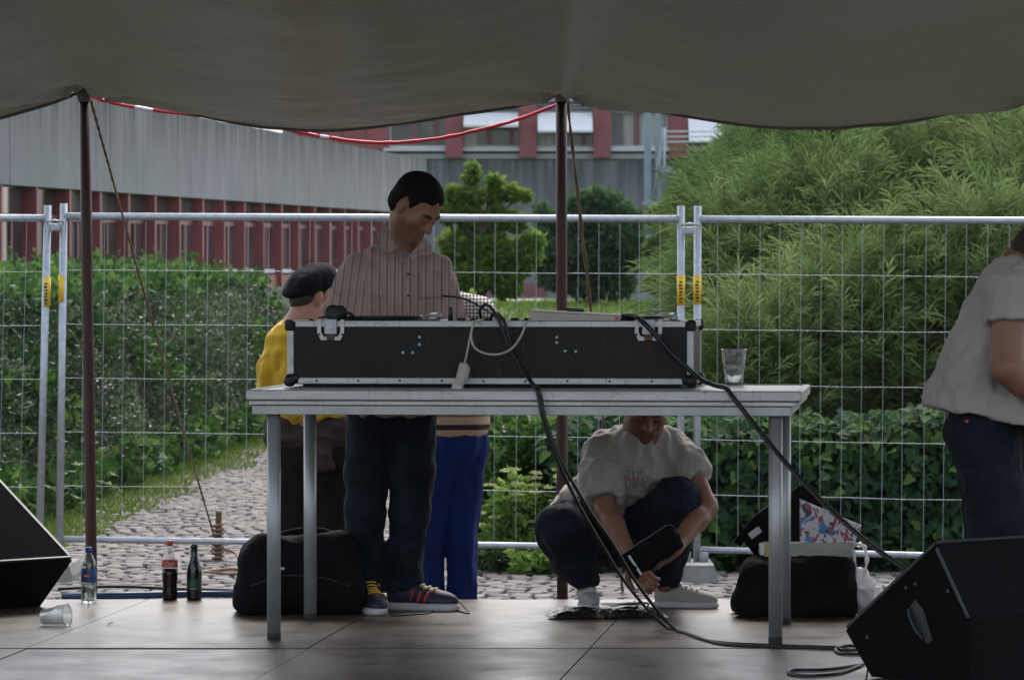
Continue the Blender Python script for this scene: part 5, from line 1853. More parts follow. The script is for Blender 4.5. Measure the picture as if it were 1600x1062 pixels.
# ------------------------------------------------------------------ person 3: yellow tee, dark cap, seen from behind
def person_yellow():
    D = 17.7
    root = empty("person", (at(488, 1000, D).x, D, GZ), "person in a yellow tee and dark cap standing behind the stage, turned away", "person", "people on and behind the stage")
    P = lambda x, y, o=0: V3(x, y, D + o)
    neck = P(478, 505, 0); chest = P(486, 560, .02); pelv = P(490, 680, .0)
    shL, shR = P(436, 532, .02), P(538, 532, .05)
    elL, elR = P(424, 622, .02), P(552, 622, .08)
    waL, waR = P(455, 668, .24), P(530, 660, .26)
    hipL, hipR = P(462, 700, .0), P(516, 700, .02)
    knL, knR = P(458, 860, .02), P(516, 860, .02)
    anL, anR = P(460, 1010, .04), P(516, 1010, .04)
    Rm = frame((.80, .45, -.12), (.08, 0, 1)); hc = P(488, 462, .02); hs = .93
    sd = Sdf()
    head_sdf(sd, hc, Rm, hs, neck, .062)
    sd.cone(neck, chest, .07, .12, .05); sd.cone(chest, pelv, .12, .12, .05)
    for a, b, c in ((shL, elL, waL), (shR, elR, waR)):
        sd.cone(neck, a, .06, .055, .05); sd.chain([a, b, c], [.05, .043, .03], .02)
    for a, b, c in ((hipL, knL, anL), (hipR, knR, anR)): sd.chain([a, b, c], [.085, .055, .04], .03)
    for w in (waL, waR): hand_sdf(sd, w, frame((.2, .9, -.1)), 1.0, .4, 1)
    grow("body", sd, .011, M['skin2'], root, [(hc, .14, .006)], smooth=1)
    grow("hair", hair_sdf(hc, Rm, hs, .004, -.07), .007, M['hair_brown'], root)
    # flat cap: a soft crown tipped back and a short peak towards the camera's left
    sd = Sdf()
    Rc = frame((-.75, -.35, -.42), (.2, 0, 1))
    sd.ell(hc + np.array((-.006, 0, .062)), (.100, .122, .072), Rc, .03)
    sd.ell(hc + np.array((-.088, -.035, .020)), (.070, .040, .016), Rc, .03)
    grow("cap", sd, .0065, M['navy_cap'], root, fold=folds(.004, (14, 14, 14), 1.1), smooth=2)
    sd = Sdf()
    sd.cone(neck + np.array((0, 0, -.045)), chest, .088, .140, .05)
    sd.cone(P(455, 532, .02), P(520, 532, .03), .085, .085, .06)
    for sx in (-.05, .05):
        sd.cone(chest + np.array((sx, 0, 0)), P(489, 640) + np.array((sx * 1.2, 0, 0)), .118, .125, .06)
    sd.chain([shL + np.array((.01, 0, -.01)), shL + (elL - shL) * .5, shL + (elL - shL) * .92], [.060, .066, .072], .035)
    sd.chain([shR + np.array((-.01, 0, -.01)), shR + (elR - shR) * .5, shR + (elR - shR) * .92], [.060, .066, .072], .035)
    def hem(X, Y, Z): return (P(0, 660)[2] + .02 * np.sin(X * 14) - Z)
    sd.func(hem)
    grow("tee", sd, .0095, M['yellow_tee'], root, fold=folds(.018, (12, 12, 7), 9.1, .005), smooth=2)
    # garment knotted round the waist and trousers
    sd = Sdf()
    sd.cone(P(455, 676), P(524, 676), .122, .122, .05)
    sd.cone(P(503, 680, -.10), P(510, 790, -.105), .045, .052, .03)
    sd.plane(P(508, 735), (.25, 0, -1))
    grow("tied_jacket", sd, .0095, M['brown_cloth'], root, fold=folds(.018, (9, 9, 18), 3.9, .004), smooth=1)
    sd = Sdf()
    sd.cone(P(466, 700), P(514, 700), .112, .112, .05)
    sd.chain([hipL, knL, anL], [.112, .092, .085], .05); sd.chain([hipR, knR, anR], [.112, .092, .085], .05)
    sd.plane(P(0, 1035), (0, 0, -1))
    grow("trousers", sd, .011, M['brown_trouser'], root, fold=folds(.012, (8, 8, 10), 5.5, .003), smooth=1)
    for px in (462, 516):
        h = at(px, 1050, D); h = Vector((h.x, D + .04, GZ + .055)); o = shoe(root, h, 60, M['shoe_navy'], M['shoe_sole'], .29)
person_yellow()

# ------------------------------------------------------------------ person 4: blue trousers, behind the standing person
def person_blue():
    D = 17.45
    root = empty("person", (at(705, 1000, D).x, D, GZ), "person in bright blue trousers and a checked knit, mostly hidden behind the standing person", "person", "people on and behind the stage")
    P = lambda x, y, o=0: V3(x, y, D + o)
    neck = P(678, 505, 0); chest = P(690, 560, .02); pelv = P(708, 690, .0)
    shL, shR = P(640, 530, .02), P(722, 522, .0)
    elL, elR = P(632, 610, .02), P(746, 488, -.06)
    waL, waR = P(650, 660, .2), P(712, 470, -.12)
    hipL, hipR = P(688, 705, .0), P(726, 705, .02)
    knL, knR = P(672, 850, .0), P(723, 850, .02)
    anL, anR = P(668, 985, .04), P(723, 985, .04)
    Rm = frame((.3, .9, -.1)); hc = P(670, 452, 0)
    sd = Sdf()
    head_sdf(sd, hc, Rm, .95, neck)
    sd.cone(neck, chest, .06, .085, .05); sd.cone(chest, pelv, .085, .07, .05)
    for a, b, c in ((shL, elL, waL), (shR, elR, waR)):
        sd.cone(neck, a, .045, .045, .05); sd.chain([a, b, c], [.045, .04, .028], .02)
    for a, b, c in ((hipL, knL, anL), (hipR, knR, anR)): sd.chain([a, b, c], [.055, .040, .033], .03)
    hand_sdf(sd, waL, frame((.2, .9, -.1)), .95, .4, 1); hand_sdf(sd, waR, frame((-.9, -.1, .3)), .95, .5, 1)
    grow("body", sd, .012, M['skin2'], root, smooth=1)
    grow("hair", hair_sdf(hc, Rm, .95, .02, -.1), .009, M['hair_brown'], root)
    sd = Sdf()
    sd.cone(neck + np.array((0, 0, -.05)), chest, .08, .13, .05)
    sd.cone(P(658, 530), P(708, 526), .08, .08, .06)
    sd.cone(P(685, 570), P(700, 655), .13, .125, .06); sd.cone(P(705, 570), P(722, 660), .12, .118, .06)
    sd.chain([shL, elL, (elL + waL) / 2], [.066, .06, .055], .05)
    sd.chain([shR + np.array((0, 0, -.01)), elR + np.array((0, 0, -.01)), waR + (elR - waR) * .2], [.078, .072, .05], .05)
    hz = P(0, 681)[2]
    sd.plane((0, 0, hz), (0, 0, -1))
    grow("knit", sd, .009, M['checked'], root, fold=folds(.009, (7, 7, 6), 6.1, .002), smooth=1, attrs={"hem": lambda p: min(1, max(0, p[2] - hz))})
    sd = Sdf()
    sd.cone(P(692, 690), P(722, 690), .112, .112, .05)
    sd.chain([hipL + np.array((0, 0, 0)), knL, anL], [.098, .060, .068], .03); sd.chain([hipR, knR, anR], [.096, .062, .068], .03)
    sd.plane(P(0, 1040), (0, 0, -1))
    grow("trousers", sd, .0095, M['blue_trouser'], root, fold=folds(.014, (12, 12, 3.5), 8.5, .003), smooth=1)
    for px in (676, 720):
        h = at(px, 1050, D); h = Vector((h.x, D + .02, GZ + .05)); o = shoe(root, h, 10, M['shoe_navy'], M['shoe_sole'], .27)
person_blue()

# ------------------------------------------------------------------ person 5: bending at the right edge
def person_right():
    D = 14.4
    root = empty("person", (at(1575, 950, D).x, D, 0), "person in a pale tee and dark jeans bending forward at the right edge", "person", "people on and behind the stage")
    P = lambda x, y, o=0: V3(x, y, D + o)
    neck = P(1596, 418, 0); chest = P(1575, 490, .02); pelv = P(1535, 640, .02)
    sN, sF = P(1576, 450, -.23), P(1610, 445, .20)
    eN, eF = P(1576, 575, -.29), P(1630, 570, .22)
    wN, wF = P(1640, 640, -.24), P(1690, 640, .18)
    hN, hF = P(1534, 672, -.05), P(1540, 672, .10)
    kN, kF = P(1560, 815, -.09), P(1600, 815, .12)
    aN, aF = P(1552, 975, -.08), P(1590, 965, .14)
    Rm = frame((.72, -.05, -.68)); hc = P(1634, 400, -.01); hs = 1.02
    sd = Sdf()
    T = head_sdf(sd, hc, Rm, hs, neck, .06)
    sd.cone(neck, chest, .07, .10, .05); sd.cone(chest, pelv, .10, .10, .05)
    for a, b, c in ((sN, eN, wN), (sF, eF, wF)):
        sd.cone(neck, a, .05, .055, .05); sd.chain([a, b, b + (c - b) * .3, c], [.060, .058, .052, .031], .02)
        hand_sdf(sd, c, frame((.9, 0, -.4)), 1.0, .5, 1)
    for a, b, c in ((hN, kN, aN), (hF, kF, aF)): sd.chain([a, b, c], [.09, .06, .045], .03)
    body = grow("body", sd, .010, M['skin'], root, [(hc, .15, .006)], smooth=1)
    grow("hair", hair_sdf(hc, Rm, hs, .016, -.085), .007, M['hair_brown'], root, fold=lambda p: .003 * noise.noise(Vector(p * 70)))
    eyes_brows(body, T, hs, Rm, M['hair_brown'], body)
    sd = Sdf()
    sd.cone(neck + np.array((-.01, 0, -.035)), chest, .080, .14, .05)
    sd.cone(P(1570, 450, -.12), P(1590, 450, .12), .100, .100, .06)
    for oy in (-.06, .09):
        sd.chain([P(1588, 445, oy), P(1562, 505, oy), P(1541, 565, oy), P(1514, 640, oy), P(1486, 740, oy)], [.088, .128, .146, .152, .156], .05)
        sd.chain([P(1600, 500, oy), P(1605, 600, oy), P(1595, 760, oy)], [.13, .16, .185], .05)
    sd.cone(sN + np.array((0, .02, 0)), sN + (eN - sN) * .40, .084, .092, .05)
    sd.cone(sF + np.array((0, -.02, 0)), sF + (eF - sF) * .40, .084, .092, .05)
    def cut(X, Y, Z):
        return P(0, 634)[2] - .20 * (X - P(1450, 0)[0]) - Z + .004 * np.sin(X * 34 + Y * 9)
    sd.func(cut)
    def cuff(X, Y, Z):
        d = unit(eN - sN); q = sN + (eN - sN) * .44
        v = (X - q[0]) * d[0] + (Y - q[1]) * d[1] + (Z - q[2]) * d[2]
        near = np.maximum(Y - (D - .205), np.maximum(np.abs(X - q[0]) - .13, np.abs(Z - q[2]) - .16))
        return np.minimum(v, -near)
    sd.func(cuff)
    f0 = folds(.016, (11, 8, 8), 11.3, .005)
    grow("tee", sd, .0095, M['tee_grey'], root, fold=lambda p: f0(p) * (.6 if p[2] < .87 else (1.6 if p[2] < .97 else .8)), smooth=1)
    sd = Sdf()
    sd.cone(hN + np.array((-.0, .0, .0)), hF + np.array((0, 0, .0)), .125, .125, .05)
    sd.chain([hN, kN, aN], [.122, .108, .092], .05); sd.chain([hF, kF, aF], [.132, .108, .092], .05)
    sd.plane(P(0, 985), (0, 0, -1))
    j = grow("jeans", sd, .0095, M['jeans'], root, fold=folds(.010, (8, 8, 10), 12.2, .002), smooth=1)
    c = at(1511, 658, D - .19); MB().tube([c + Vector((0, .03, 0)), c + Vector((0, -.004, 0))], .006, 8).build("rivet", M['shoe_red'], j)
    for px, o_ in ((1540, -.08), (1578, .14)):
        h = at(px, 990, D + o_); h = Vector((h.x, D + o_, .0)); shoe(root, h, 80, M['shoe_navy'], M['shoe_sole'], .29)
person_right()

# ================================================================== THINGS ON THE STAGE
TA = R(5.9)
TABLE = Vector((.035, 14.47, 0))
TX = Vector((math.cos(TA), -math.sin(TA), 0)); TY = Vector((math.sin(TA), math.cos(TA), 0))
def tl(x, y, z): return TABLE + TX * x + TY * y + Vector((0, 0, z))     # table space to world
RT = Matrix.Rotation(-TA, 3, 'Z')
def tbox(mb, x0, x1, y0, y1, z0, z1, bev=.0):
    return mb.box(tl((x0 + x1) / 2, (y0 + y1) / 2, (z0 + z1) / 2), (abs(x1 - x0), abs(y1 - y0), abs(z1 - z0)), RT, bev)

TT_ = .900
root = empty("table", tl(0, .5, 0), "table made of an aluminium edged stage deck on four round legs", "table")
M['table_top'] = mat("grey_laminate", (.50, .47, .44), .35, 0, .18, 5, 60, .1)
mb = MB(); tbox(mb, -.985, .985, .012, .988, TT_ - .022, TT_ - .002); mb.build("top_board", M['table_top'], root)
def frame_side(x0, x1, y0, y1, nm):
    mb = MB()
    tbox(mb, x0, x1, y0, y1, TT_ - .036, TT_ + .001, .004)
    mb.build("edge_rail", M['alu'], root)
frame_side(-.995, .995, 0, .03, "f"); frame_side(-.995, .995, .97, 1.0, "b"); frame_side(-.995, -.966, .032, .968, "l"); frame_side(.966, .995, .032, .968, "r")
mb = MB()
for (x0, x1, y0, y1) in ((-.985, .975, .008, .034), (-.985, .975, .966, .992), (-.985, -.957, .036, .964), (.957, .985, .036, .964)):
    tbox(mb, x0, x1, y0, y1, TT_ - .053, TT_ - .038, .002)
mb.build("middle_rail", M['alu'], root)
mb = MB()
for (x0, x1, y0, y1) in ((-.975, .955, .018, .044), (-.975, .955, .956, .982), (-.975, -.947, .046, .954), (.927, .955, .046, .954)):
    tbox(mb, x0, x1, y0, y1, TT_ - .088, TT_ - .055, .002)
mb.build("lower_rail", M['alu_tube'], root)
for x, y in ((-.905, .07), (.900, .07), (-.905, .93), (.900, .93)):
    b = tl(x, y, 0); t = tl(x, y, TT_ - .089)
    o = MB().tube([b + Vector((0, 0, .012)), t], .0245, 20).build("leg", M['alu_tube'], root)
    MB().lathe([(.0245, 0), (.0255, .004), (.0255, .022), (.0246, .024)], b + Vector((0, 0, .001)), 20).build("rubber_foot", M['black_rubber'], o)

# ---------------------------------------------------------------- flight case
TABLE = TABLE - TX * .09      # the case stands left of the table's middle
CY = .46; CX0, CX1 = -.828, .675; CZ0, CZ1 = TT_ + .012, TT_ + .245; CD = .50
root = empty("flight_case", tl((CX0 + CX1) / 2, CY + CD / 2, TT_), "long black flight case with aluminium edges standing open on the table", "flight case")
mb = MB()
tbox(mb, CX0 + .012, CX1 - .012, CY + .006, CY + .014, CZ0 + .008, CZ1 - .006); mb.build("front_panel", M['case_black'], root)
mb = MB(); tbox(mb, CX0 + .012, CX1 - .012, CY + CD - .014, CY + CD - .006, CZ0 + .008, CZ1 - .006); mb.build("back_panel", M['case_black'], root)
for x0, x1 in ((CX0 + .006, CX0 + .013), (CX1 - .013, CX1 - .006)):
    mb = MB(); tbox(mb, x0, x1, CY + .016, CY + CD - .016, CZ0 + .008, CZ1 - .006); mb.build("end_panel", M['case_black'], root)
mb = MB(); tbox(mb, CX0 + .014, CX1 - .014, CY + .016, CY + CD - .016, CZ0 + .002, CZ0 + .012); mb.build("floor_panel", M['case_black'], root)
def strip(x0, x1, y0, y1, z0, z1, nm="edge_trim"):
    mb = MB(); tbox(mb, x0, x1, y0, y1, z0, z1, .002); return mb.build(nm, M['alu'], root)
strip(CX0 + .03, CX1 - .03, CY - .001, CY + .018, CZ1 - .023, CZ1)
strip(CX0 + .03, CX1 - .03, CY + CD - .018, CY + CD + .001, CZ1 - .023, CZ1)
strip(CX0 + .04, CX1 - .04, CY - .001, CY + .016, CZ0, CZ0 + .023)
strip(CX0 + .04, CX1 - .04, CY + CD - .016, CY + CD + .001, CZ0, CZ0 + .023)
for x0, x1 in ((CX0, CX0 + .024), (CX1 - .024, CX1)):
    for y0, y1 in ((CY - .003, CY + .014), (CY + CD - .014, CY + CD + .003)):
        strip(x0, x1, y0, y1, CZ0 + .036, CZ1 - .036)
for x0, x1 in ((CX0 - .001, CX0 + .012), (CX1 - .012, CX1 + .001)):
    strip(x0, x1, CY + .02, CY + CD - .02, CZ0, CZ0 + .022); strip(x0, x1, CY + .02, CY + CD - .02, CZ1 - .022, CZ1)
for x in (CX0 + .008, CX1 - .008):
    for y in (CY + .008, CY + CD - .008):
        c = tl(x, y, CZ0 + .012)
        mb = MB(); mb.lathe([(.001, -.024), (.014, -.021), (.022, -.010), (.024, 0), (.022, .010), (.014, .021), (.001, .024)], c, 14)
        s_ = 1 if x < 0 else -1
        mb.tube([c + TX * .012 * s_ - TY * .004, c + TX * .032 * s_ - TY * .008 + Vector((0, 0, .018))], [.016, .011], 10)
        mb.build("ball_corner", M['black_plastic'], root)
        mb = MB(); tbox(mb, x - .017, x + .017, y - .017, y + .017, CZ1 - .038, CZ1 + .003, .007); mb.build("corner_cap", M['case_black'], root)
for k in range(9):
    x = CX0 + .11 + k * .155
    mb = MB(); mb.tube([tl(x, CY + .001, CZ0 + .012), tl(x, CY - .0035, CZ0 + .012)], .0045, 8); mb.build("rivet", M['black_plastic'], root)
for x, z in ((-.336, .185), (-.336, .158), (-.362, .128), (-.398, .128), (.172, .185), (.172, .166), (.203, .135), (.242, .133)):
    mb = MB(); mb.tube([tl(x, CY + .006, TT_ + z), tl(x, CY + .0025, TT_ + z)], .005, 8); mb.build("rivet", M['alu'], root)
mb = MB(); tbox(mb, CX0 + .05, CX1 - .05, CY + .06, CY + CD - .06, TT_ + .001, TT_ + .012); mb.build("foot_pad", M['black_rubber'], root)
# butterfly latches
for x in (-.665, .510):
    c = lambda dx, dz, dy=0: tl(x + dx, CY - .003 - dy, CZ1 + dz)
    lt = MB(); 
    prof = [(-.05, .004), (-.05, -.045), (-.036, -.072), (.036, -.072), (.05, -.045), (.05, .004), (.036, .004), (.036, -.042), (.027, -.058), (-.027, -.058), (-.036, -.042), (-.036, .004)]
    lt.prism([c(a, b) for a, b in prof], TY * .004, -TY * .004)
    lo = lt.build("latch", M['alu'], root)
    mb = MB(); mb.box(c(0, -.022, .004), (.046, .008, .056), RT, .002); mb.build("latch_plate", M['steel'], lo)
    mb = MB(); mb.prism([c(-.011, -.030, .009), c(.011, -.030, .009), c(0, -.008, .009)], (0, 0, 0), -TY * .003); mb.build("butterfly_handle", M['alu'], lo)
    mb = MB(); mb.box(c(0, -.06, .004), (.030, .01, .024), RT, .003); mb.build("latch_hook", M['wood'], lo)
    for dx in (-.043, .043):
        mb = MB(); mb.tube([c(dx, -.05, .003), c(dx, -.05, .007)], .0045, 8); mb.build("rivet", M['black_plastic'], lo)

# decks inside the case, just showing over the rim
def deck(x0, x1, label):
    r_ = empty("record_player", tl((x0 + x1) / 2, CY + .24, CZ0), label, "turntable", "record players in the case")
    mb = MB(); tbox(mb, x0, x1, CY + .05, CY + .42, CZ0 + .10, CZ1 + .003, .006); mb.build("plinth", M['black_plastic'], r_)
    cx = (x0 + x1) / 2 - .03
    mb = MB(); mb.lathe([(.155, 0), (.158, .004), (.158, .009), (.15, .012)], tl(cx, CY + .22, CZ1 + .005), 32, cap1=True); mb.build("platter", M['black_rubber'], r_)
    mb = MB(); mb.tube([tl(x1 - .05, CY + .35, CZ1 + .003), tl(x1 - .05, CY + .35, CZ1 + .028)], .016, 12)
    mb.tube([tl(x1 - .05, CY + .35, CZ1 + .024), tl(x1 - .055, CY + .18, CZ1 + .022), tl(x1 - .08, CY + .11, CZ1 + .018)], .005, 8); mb.build("tone_arm", M['alu_tube'], r_)
    mb = MB(); mb.lathe([(.012, 0), (.012, .008), (.009, .012)], tl(x1 - .035, CY + .085, CZ1 + .003), 12, cap1=True); mb.build("knob", M['alu'], r_)
deck(-.70, -.262, "black record player in the left end of the case, before the standing person")
deck(.225, .63, "black record player in the right end of the case, beside the beige device")
mx = empty("mixer", tl(-.02, CY + .25, CZ0), "black mixer between the two record players in the case", "mixer")
mb = MB(); tbox(mb, -.235, .195, CY + .06, CY + .40, CZ0 + .10, CZ1 - .004, .004); mb.build("housing", M['black_plastic'], mx)
for i in range(7):
    for j in range(2):
        mb = MB(); mb.lathe([(.010, 0), (.009, .012), (.008, .014)], tl(-.20 + .05 * i, CY + .12 + .11 * j, CZ1 - .004), 10, cap1=True); mb.build("knob", M['black_rubber'], mx)
mb = MB(); mb.tube([tl(-.232, CY + .10, CZ1 - .004), tl(-.232, CY + .10, CZ1 + .045), tl(-.230, CY + .10, CZ1 + .050)], [.010, .008, .004], 10)
mb.build("tall_knob", M['black_plastic'], mx)
# clamp lamp like bundle on the left latch
c = tl(-.665, CY + .02, CZ1 + .016)
hp = empty("headphones", c, "black headphones lying over the case rim above the left latch", "headphones")
MB().lathe([(.020, -.016), (.030, -.010), (.030, .010), (.018, .017)], c + Vector((.005, 0, .012)), 14, M=Matrix.Rotation(R(80), 3, 'X'), cap1=True).build("ear_cup", M['black_rubber'], hp)
MB().lathe([(.020, -.014), (.028, -.010), (.028, .010), (.018, .015)], c + TY * .07 + Vector((.02, 0, .012)), 14, M=Matrix.Rotation(R(80), 3, 'X'), cap1=True).build("ear_cup", M['black_rubber'], hp)
MB().tube(spline([c + Vector((.02, 0, .01)), c + TX * .06 + Vector((0, .02, .014)), c + TX * .085 + Vector((0, .05, -.004)), c + TX * .05 + TY * .08 + Vector((0, 0, .012)), c + TY * .07 + Vector((.02, 0, .015))], 6), .005, 8).build("headband", M['black_plastic'], hp)
MB().tube(spline([c + Vector((-.02, 0, 0)), c + TX * -.05 + Vector((0, .0, -.006)), c + TX * -.03 + Vector((0, .05, -.004)), c + TX * .03 + TY * .05], 6), .003, 6).build("lead", M['cable'], hp)

# beige flat device on the right half
def slab(name, pts_front, depth, m, parent):
    mb = MB(); mb.prism([Vector(p) for p in pts_front], (0, 0, 0), TY * depth); return mb.build(name, m, parent)
x0, x1 = .072, .405
bd = empty("beige_device", tl(.24, CY + .1, CZ1), "flat beige device resting tilted on the case rim", "device")
q = lambda x, z: tl(x, CY - .012, CZ1 + z)
slab("housing", [q(x0, .001), q(x1, .001), q(x1 + .004, .016), q(x0 + .004, .034), q(x0, .030)], .26, M['beige'], bd)
slab("lid", [q(x0 + .006, .0352), q(x1 + .002, .0172), q(x1 + .002, .0225), q(x0 + .006, .0405)], .258, M['beige'], bd)
mb = MB(); mb.tube([tl(x1 - .012, CY - .012, CZ1 + .009), tl(x1 - .012, CY - .0145, CZ1 + .009)], .006, 10); mb.build("button", M['shoe_red'], bd)
mb = MB(); mb.box(tl(.235, CY + .03, CZ1 + .040), (.075, .03, .012), RT @ Matrix.Rotation(R(3), 3, 'Y'), .004); mb.build("lead_plug", M['black_plastic'], bd)

# mains adapter hanging over the front
ca = V3(722, 584, 14.87); ca = Vector(ca)
ad = empty("power_adapter", ca, "beige power adapter hanging down the front of the case on its lead", "adapter")
Ra = RT @ Matrix.Rotation(R(14), 3, 'Y')
MB().box(ca, (.036, .030, .082), Ra, .006).build("housing", M['beige'], ad)
MB().box(ca + Ra @ Vector((-.004, -.002, -.052)), (.040, .034, .030), Ra, .006).build("plug_end", M['shoe_sole'], ad)
MB().box(ca + Ra @ Vector((.021, 0, .005)), (.008, .022, .05), Ra, .003).build("clip", M['beige'], ad)
cf = lambda x, y, o=0: at(x, y, 14.84 + o)
MB().tube(spline([ca + Ra @ Vector((0, 0, .04)), cf(731, 545), cf(736, 520), cf(741, 503, .02), cf(749, 500, .10)], 8), .0042, 8).build("lead", M['beige_cable'], ad)
MB().tube(spline([cf(752, 500, .10), cf(742, 504, .0), cf(736, 522, -.01), cf(741, 542, -.01), cf(758, 552, -.01), cf(780, 553, -.01), cf(800, 544, -.01), cf(814, 525, 0), cf(822, 506, .0), cf(830, 498, .03)], 8), .0042, 8).build("lead_loop", M['beige_cable'], ad)

# ---------------------------------------------------------------- cables
def cable(name, pts, r, label, m=None):
    P = [Vector((p.x, p.y, max(p.z, r + .001))) for p in spline(pts, 10)]
    return tag(MB().tube(P, r, 8).build(name, m or M['cable']), label, "cable")
fl = lambda x, y, z=.006: on_ground(x, y, z)
cable("cable", [at(752, 500, 15.0), at(750, 484, 14.97), at(760, 476, 14.95), at(775, 492, 14.9), at(800, 548, 14.86), at(826, 592, 14.75), at(836, 605, 14.47), at(841, 620, 14.43), at(848, 655, 14.42), at(868, 712, 14.43), at(900, 780, 14.5), at(940, 850, 14.62), at(985, 920, 14.75), fl(1045, 982), fl(1110, 1002), fl(1200, 1008), fl(1315, 1012)], .0062,
      "black cable looping over the case front and down to the floor, left one of two")
cable("cable", [at(765, 503, 15.0), at(772, 489, 14.97), at(786, 500, 14.9), at(806, 556, 14.86), at(832, 598, 14.75), at(840, 605, 14.47), at(845, 620, 14.43), at(853, 655, 14.41), at(878, 722, 14.41), at(920, 795, 14.48), at(958, 850, 14.6), at(1000, 918, 14.73), fl(1060, 987), fl(1125, 1006), fl(1210, 1010.5), fl(1318, 1014)], .0062,
      "black cable looping over the case front and down to the floor, right one of two")
cable("cable", [at(972, 493, 15.0), at(990, 494, 14.92), at(1008, 506, 14.84), at(1050, 552, 14.82), at(1092, 590, 14.8), at(1118, 602, 14.62), at(1134, 606, 14.40), at(1145, 620, 14.345), at(1178, 662, 14.3), at(1230, 725, 14.15), at(1290, 788, 14.0), at(1360, 850, 13.8), at(1440, 905, 13.6)], .0092,
      "thick black cable sloping from the case down to the right loudspeaker")
cable("cable", [at(690, 462, 15.3), at(722, 466, 15.25), at(752, 480, 15.2), at(772, 494, 15.1), at(780, 502, 15.0)], .004, "thin black lead arching behind the case right of the striped sleeve")
cable("cable", [fl(1348, 1022), fl(1315, 1021), fl(1306, 1014), fl(1320, 1008), fl(1350, 1012), fl(1322, 1016), fl(1312, 1011), fl(1345, 1006)], .0055, "small coil of black cable at the foot of the right loudspeaker")
cable("cable", [fl(1350, 1038), fl(1290, 1046), fl(1240, 1047), fl(1234, 1052), fl(1262, 1056), fl(1310, 1052), fl(1345, 1040)], .0055, "black cable loop on the floor at the bottom right")
cable("cable", [fl(612, 962, .004), fl(640, 960, .004), fl(668, 958, .004), fl(682, 952, .004), fl(700, 950, .004), fl(733, 958, .004), fl(716, 937, .004)], .0035, "thin black lead on the floor beside the colourful shoe")

# ---------------------------------------------------------------- loudspeakers
M['grille'] = None
def m_grille():
    m, nt, p = new_mat("speaker_grille")
    v = N(nt, "ShaderNodeTexVoronoi", Scale=150.0); v.feature = 'F1'; v.inputs["Randomness"].default_value = 0.0
    nt.links.new(coords(nt), v.inputs["Vector"])
    c = ramp(nt, v.outputs["Distance"], [(.25, (.003, .003, .004)), (.45, (.018, .019, .021))])
    nt.links.new(c, p.inputs["Base Color"]); p.inputs["Roughness"].default_value = 1.0; p.inputs["Specular IOR Level"].default_value = .0
    return m
M['grille'] = m_grille()
M['speaker'] = mat("speaker_paint", (.004, .0045, .005), .7, 0, .25, 5, 170, .5, .003, spec=.06)
M['speaker_edge'] = mat("speaker_edge", (.04, .048, .058), .5, 0, .2, 9, 0, 0)
def monitor(A, axis, face, length, prof, label, mids=True):
    """A: world point under the low front corner (end towards us); axis: along the box; face: way the grille looks."""
    axis = Vector(axis).normalized(); face = Vector(face).normalized()
    root = empty("stage_monitor", A, label, "loudspeaker", "wedge loudspeakers on the stage")
    A = Vector(A)
    pt = lambda s, z: A - face * s + Vector((0, 0, z))
    MB().prism([pt(s, z) for s, z in prof], (0, 0, 0), axis * length).build("cabinet", M['speaker'], root)
    # grille set proud of the sloping front
    p0, p1 = prof[0], prof[1]
    n = Vector((-(p1[1] - p0[1]), p1[0] - p0[0])); n.normalize()
    def on(t, o): return (p0[0] + (p1[0] - p0[0]) * t + n.x * o, p0[1] + (p1[1] - p0[1]) * t + n.y * o)
    gp = [pt(*on(.04, .002)), pt(*on(.96, .002)), pt(*on(.96, .010)), pt(*on(.04, .010))]
    MB().prism(gp, axis * .018, axis * (length - .018)).build("grille", M['grille'], root)
    # edge rails
    for t in (.01, .985):
        MB().prism([pt(*on(t, .003)), pt(*on(t + .015, .003)), pt(*on(t + .015, .013)), pt(*on(t, .013))], axis * .004, axis * (length - .004)).build("edge_rail", M['black_plastic'], root)
    for a0, a1 in ((.001, .014), (length - .014, length - .001)):
        MB().prism([pt(*on(.03, .003)), pt(*on(.98, .003)), pt(*on(.98, .013)), pt(*on(.03, .013))], axis * a0, axis * a1).build("edge_rail", M['steel'] if False else M['black_plastic'], root)
    return root, pt, axis
ph = R(42)
m1 = monitor(on_ground(1322, 985, .145) * 1 - Vector((0, 0, .145)), (math.cos(ph), math.sin(ph), 0), (-math.sin(ph), math.cos(ph), 0), .62,
        [(0, .145), (.40, .447), (.545, .215), (.54, .002), (.115, .002)], "black wedge loudspeaker in the bottom right corner")
# handle recess, bolts and feet on the near end panel
root, pt, ax = m1
c0 = pt(.33, .20) - ax * .0015
mb = MB(); mb.prism([pt(.285, .235), pt(.33, .150), pt(.365, .125), pt(.385, .14), pt(.345, .235), pt(.31, .265)], -ax * .002, -ax * .0045); mb.build("handle_plate", M['black_plastic'], root)
mb = MB(); mb.tube(spline([pt(.285, .235) - ax * .006, pt(.30, .205) - ax * .016, pt(.325, .165) - ax * .016, pt(.345, .140) - ax * .006], 5), .006, 8); mb.build("handle", M['black_plastic'], root)
mb = MB(); mb.prism([pt(.405, .437), pt(.540, .222), pt(.532, .218), pt(.397, .430)], -ax * .001, -ax * .006); mb.build("edge_strip", M['speaker_edge'], root)
for s, z in ((.27, .30), (.31, .315), (.10, .13), (.45, .30)):
    mb = MB(); mb.tube([pt(s, z), pt(s, z) - ax * .006], .006, 8); mb.build("screw", M['speaker_edge'], root)
m2 = monitor(Vector((-1.733, 16.0, 0)), (-.7, -.714, 0), (.714, -.7, 0), .62, [(0, .194), (.46, .489), (.62, .25), (.6, .002), (.2, .002)], "black wedge loudspeaker cut off by the left edge")
e = m2[1]
MB().tube([e(.012, .209) , e(.46, .497)], .0045, 6).build("metal_edge", M['speaker_edge'], m2[0])
a0 = on_ground(1440, 930, .15)
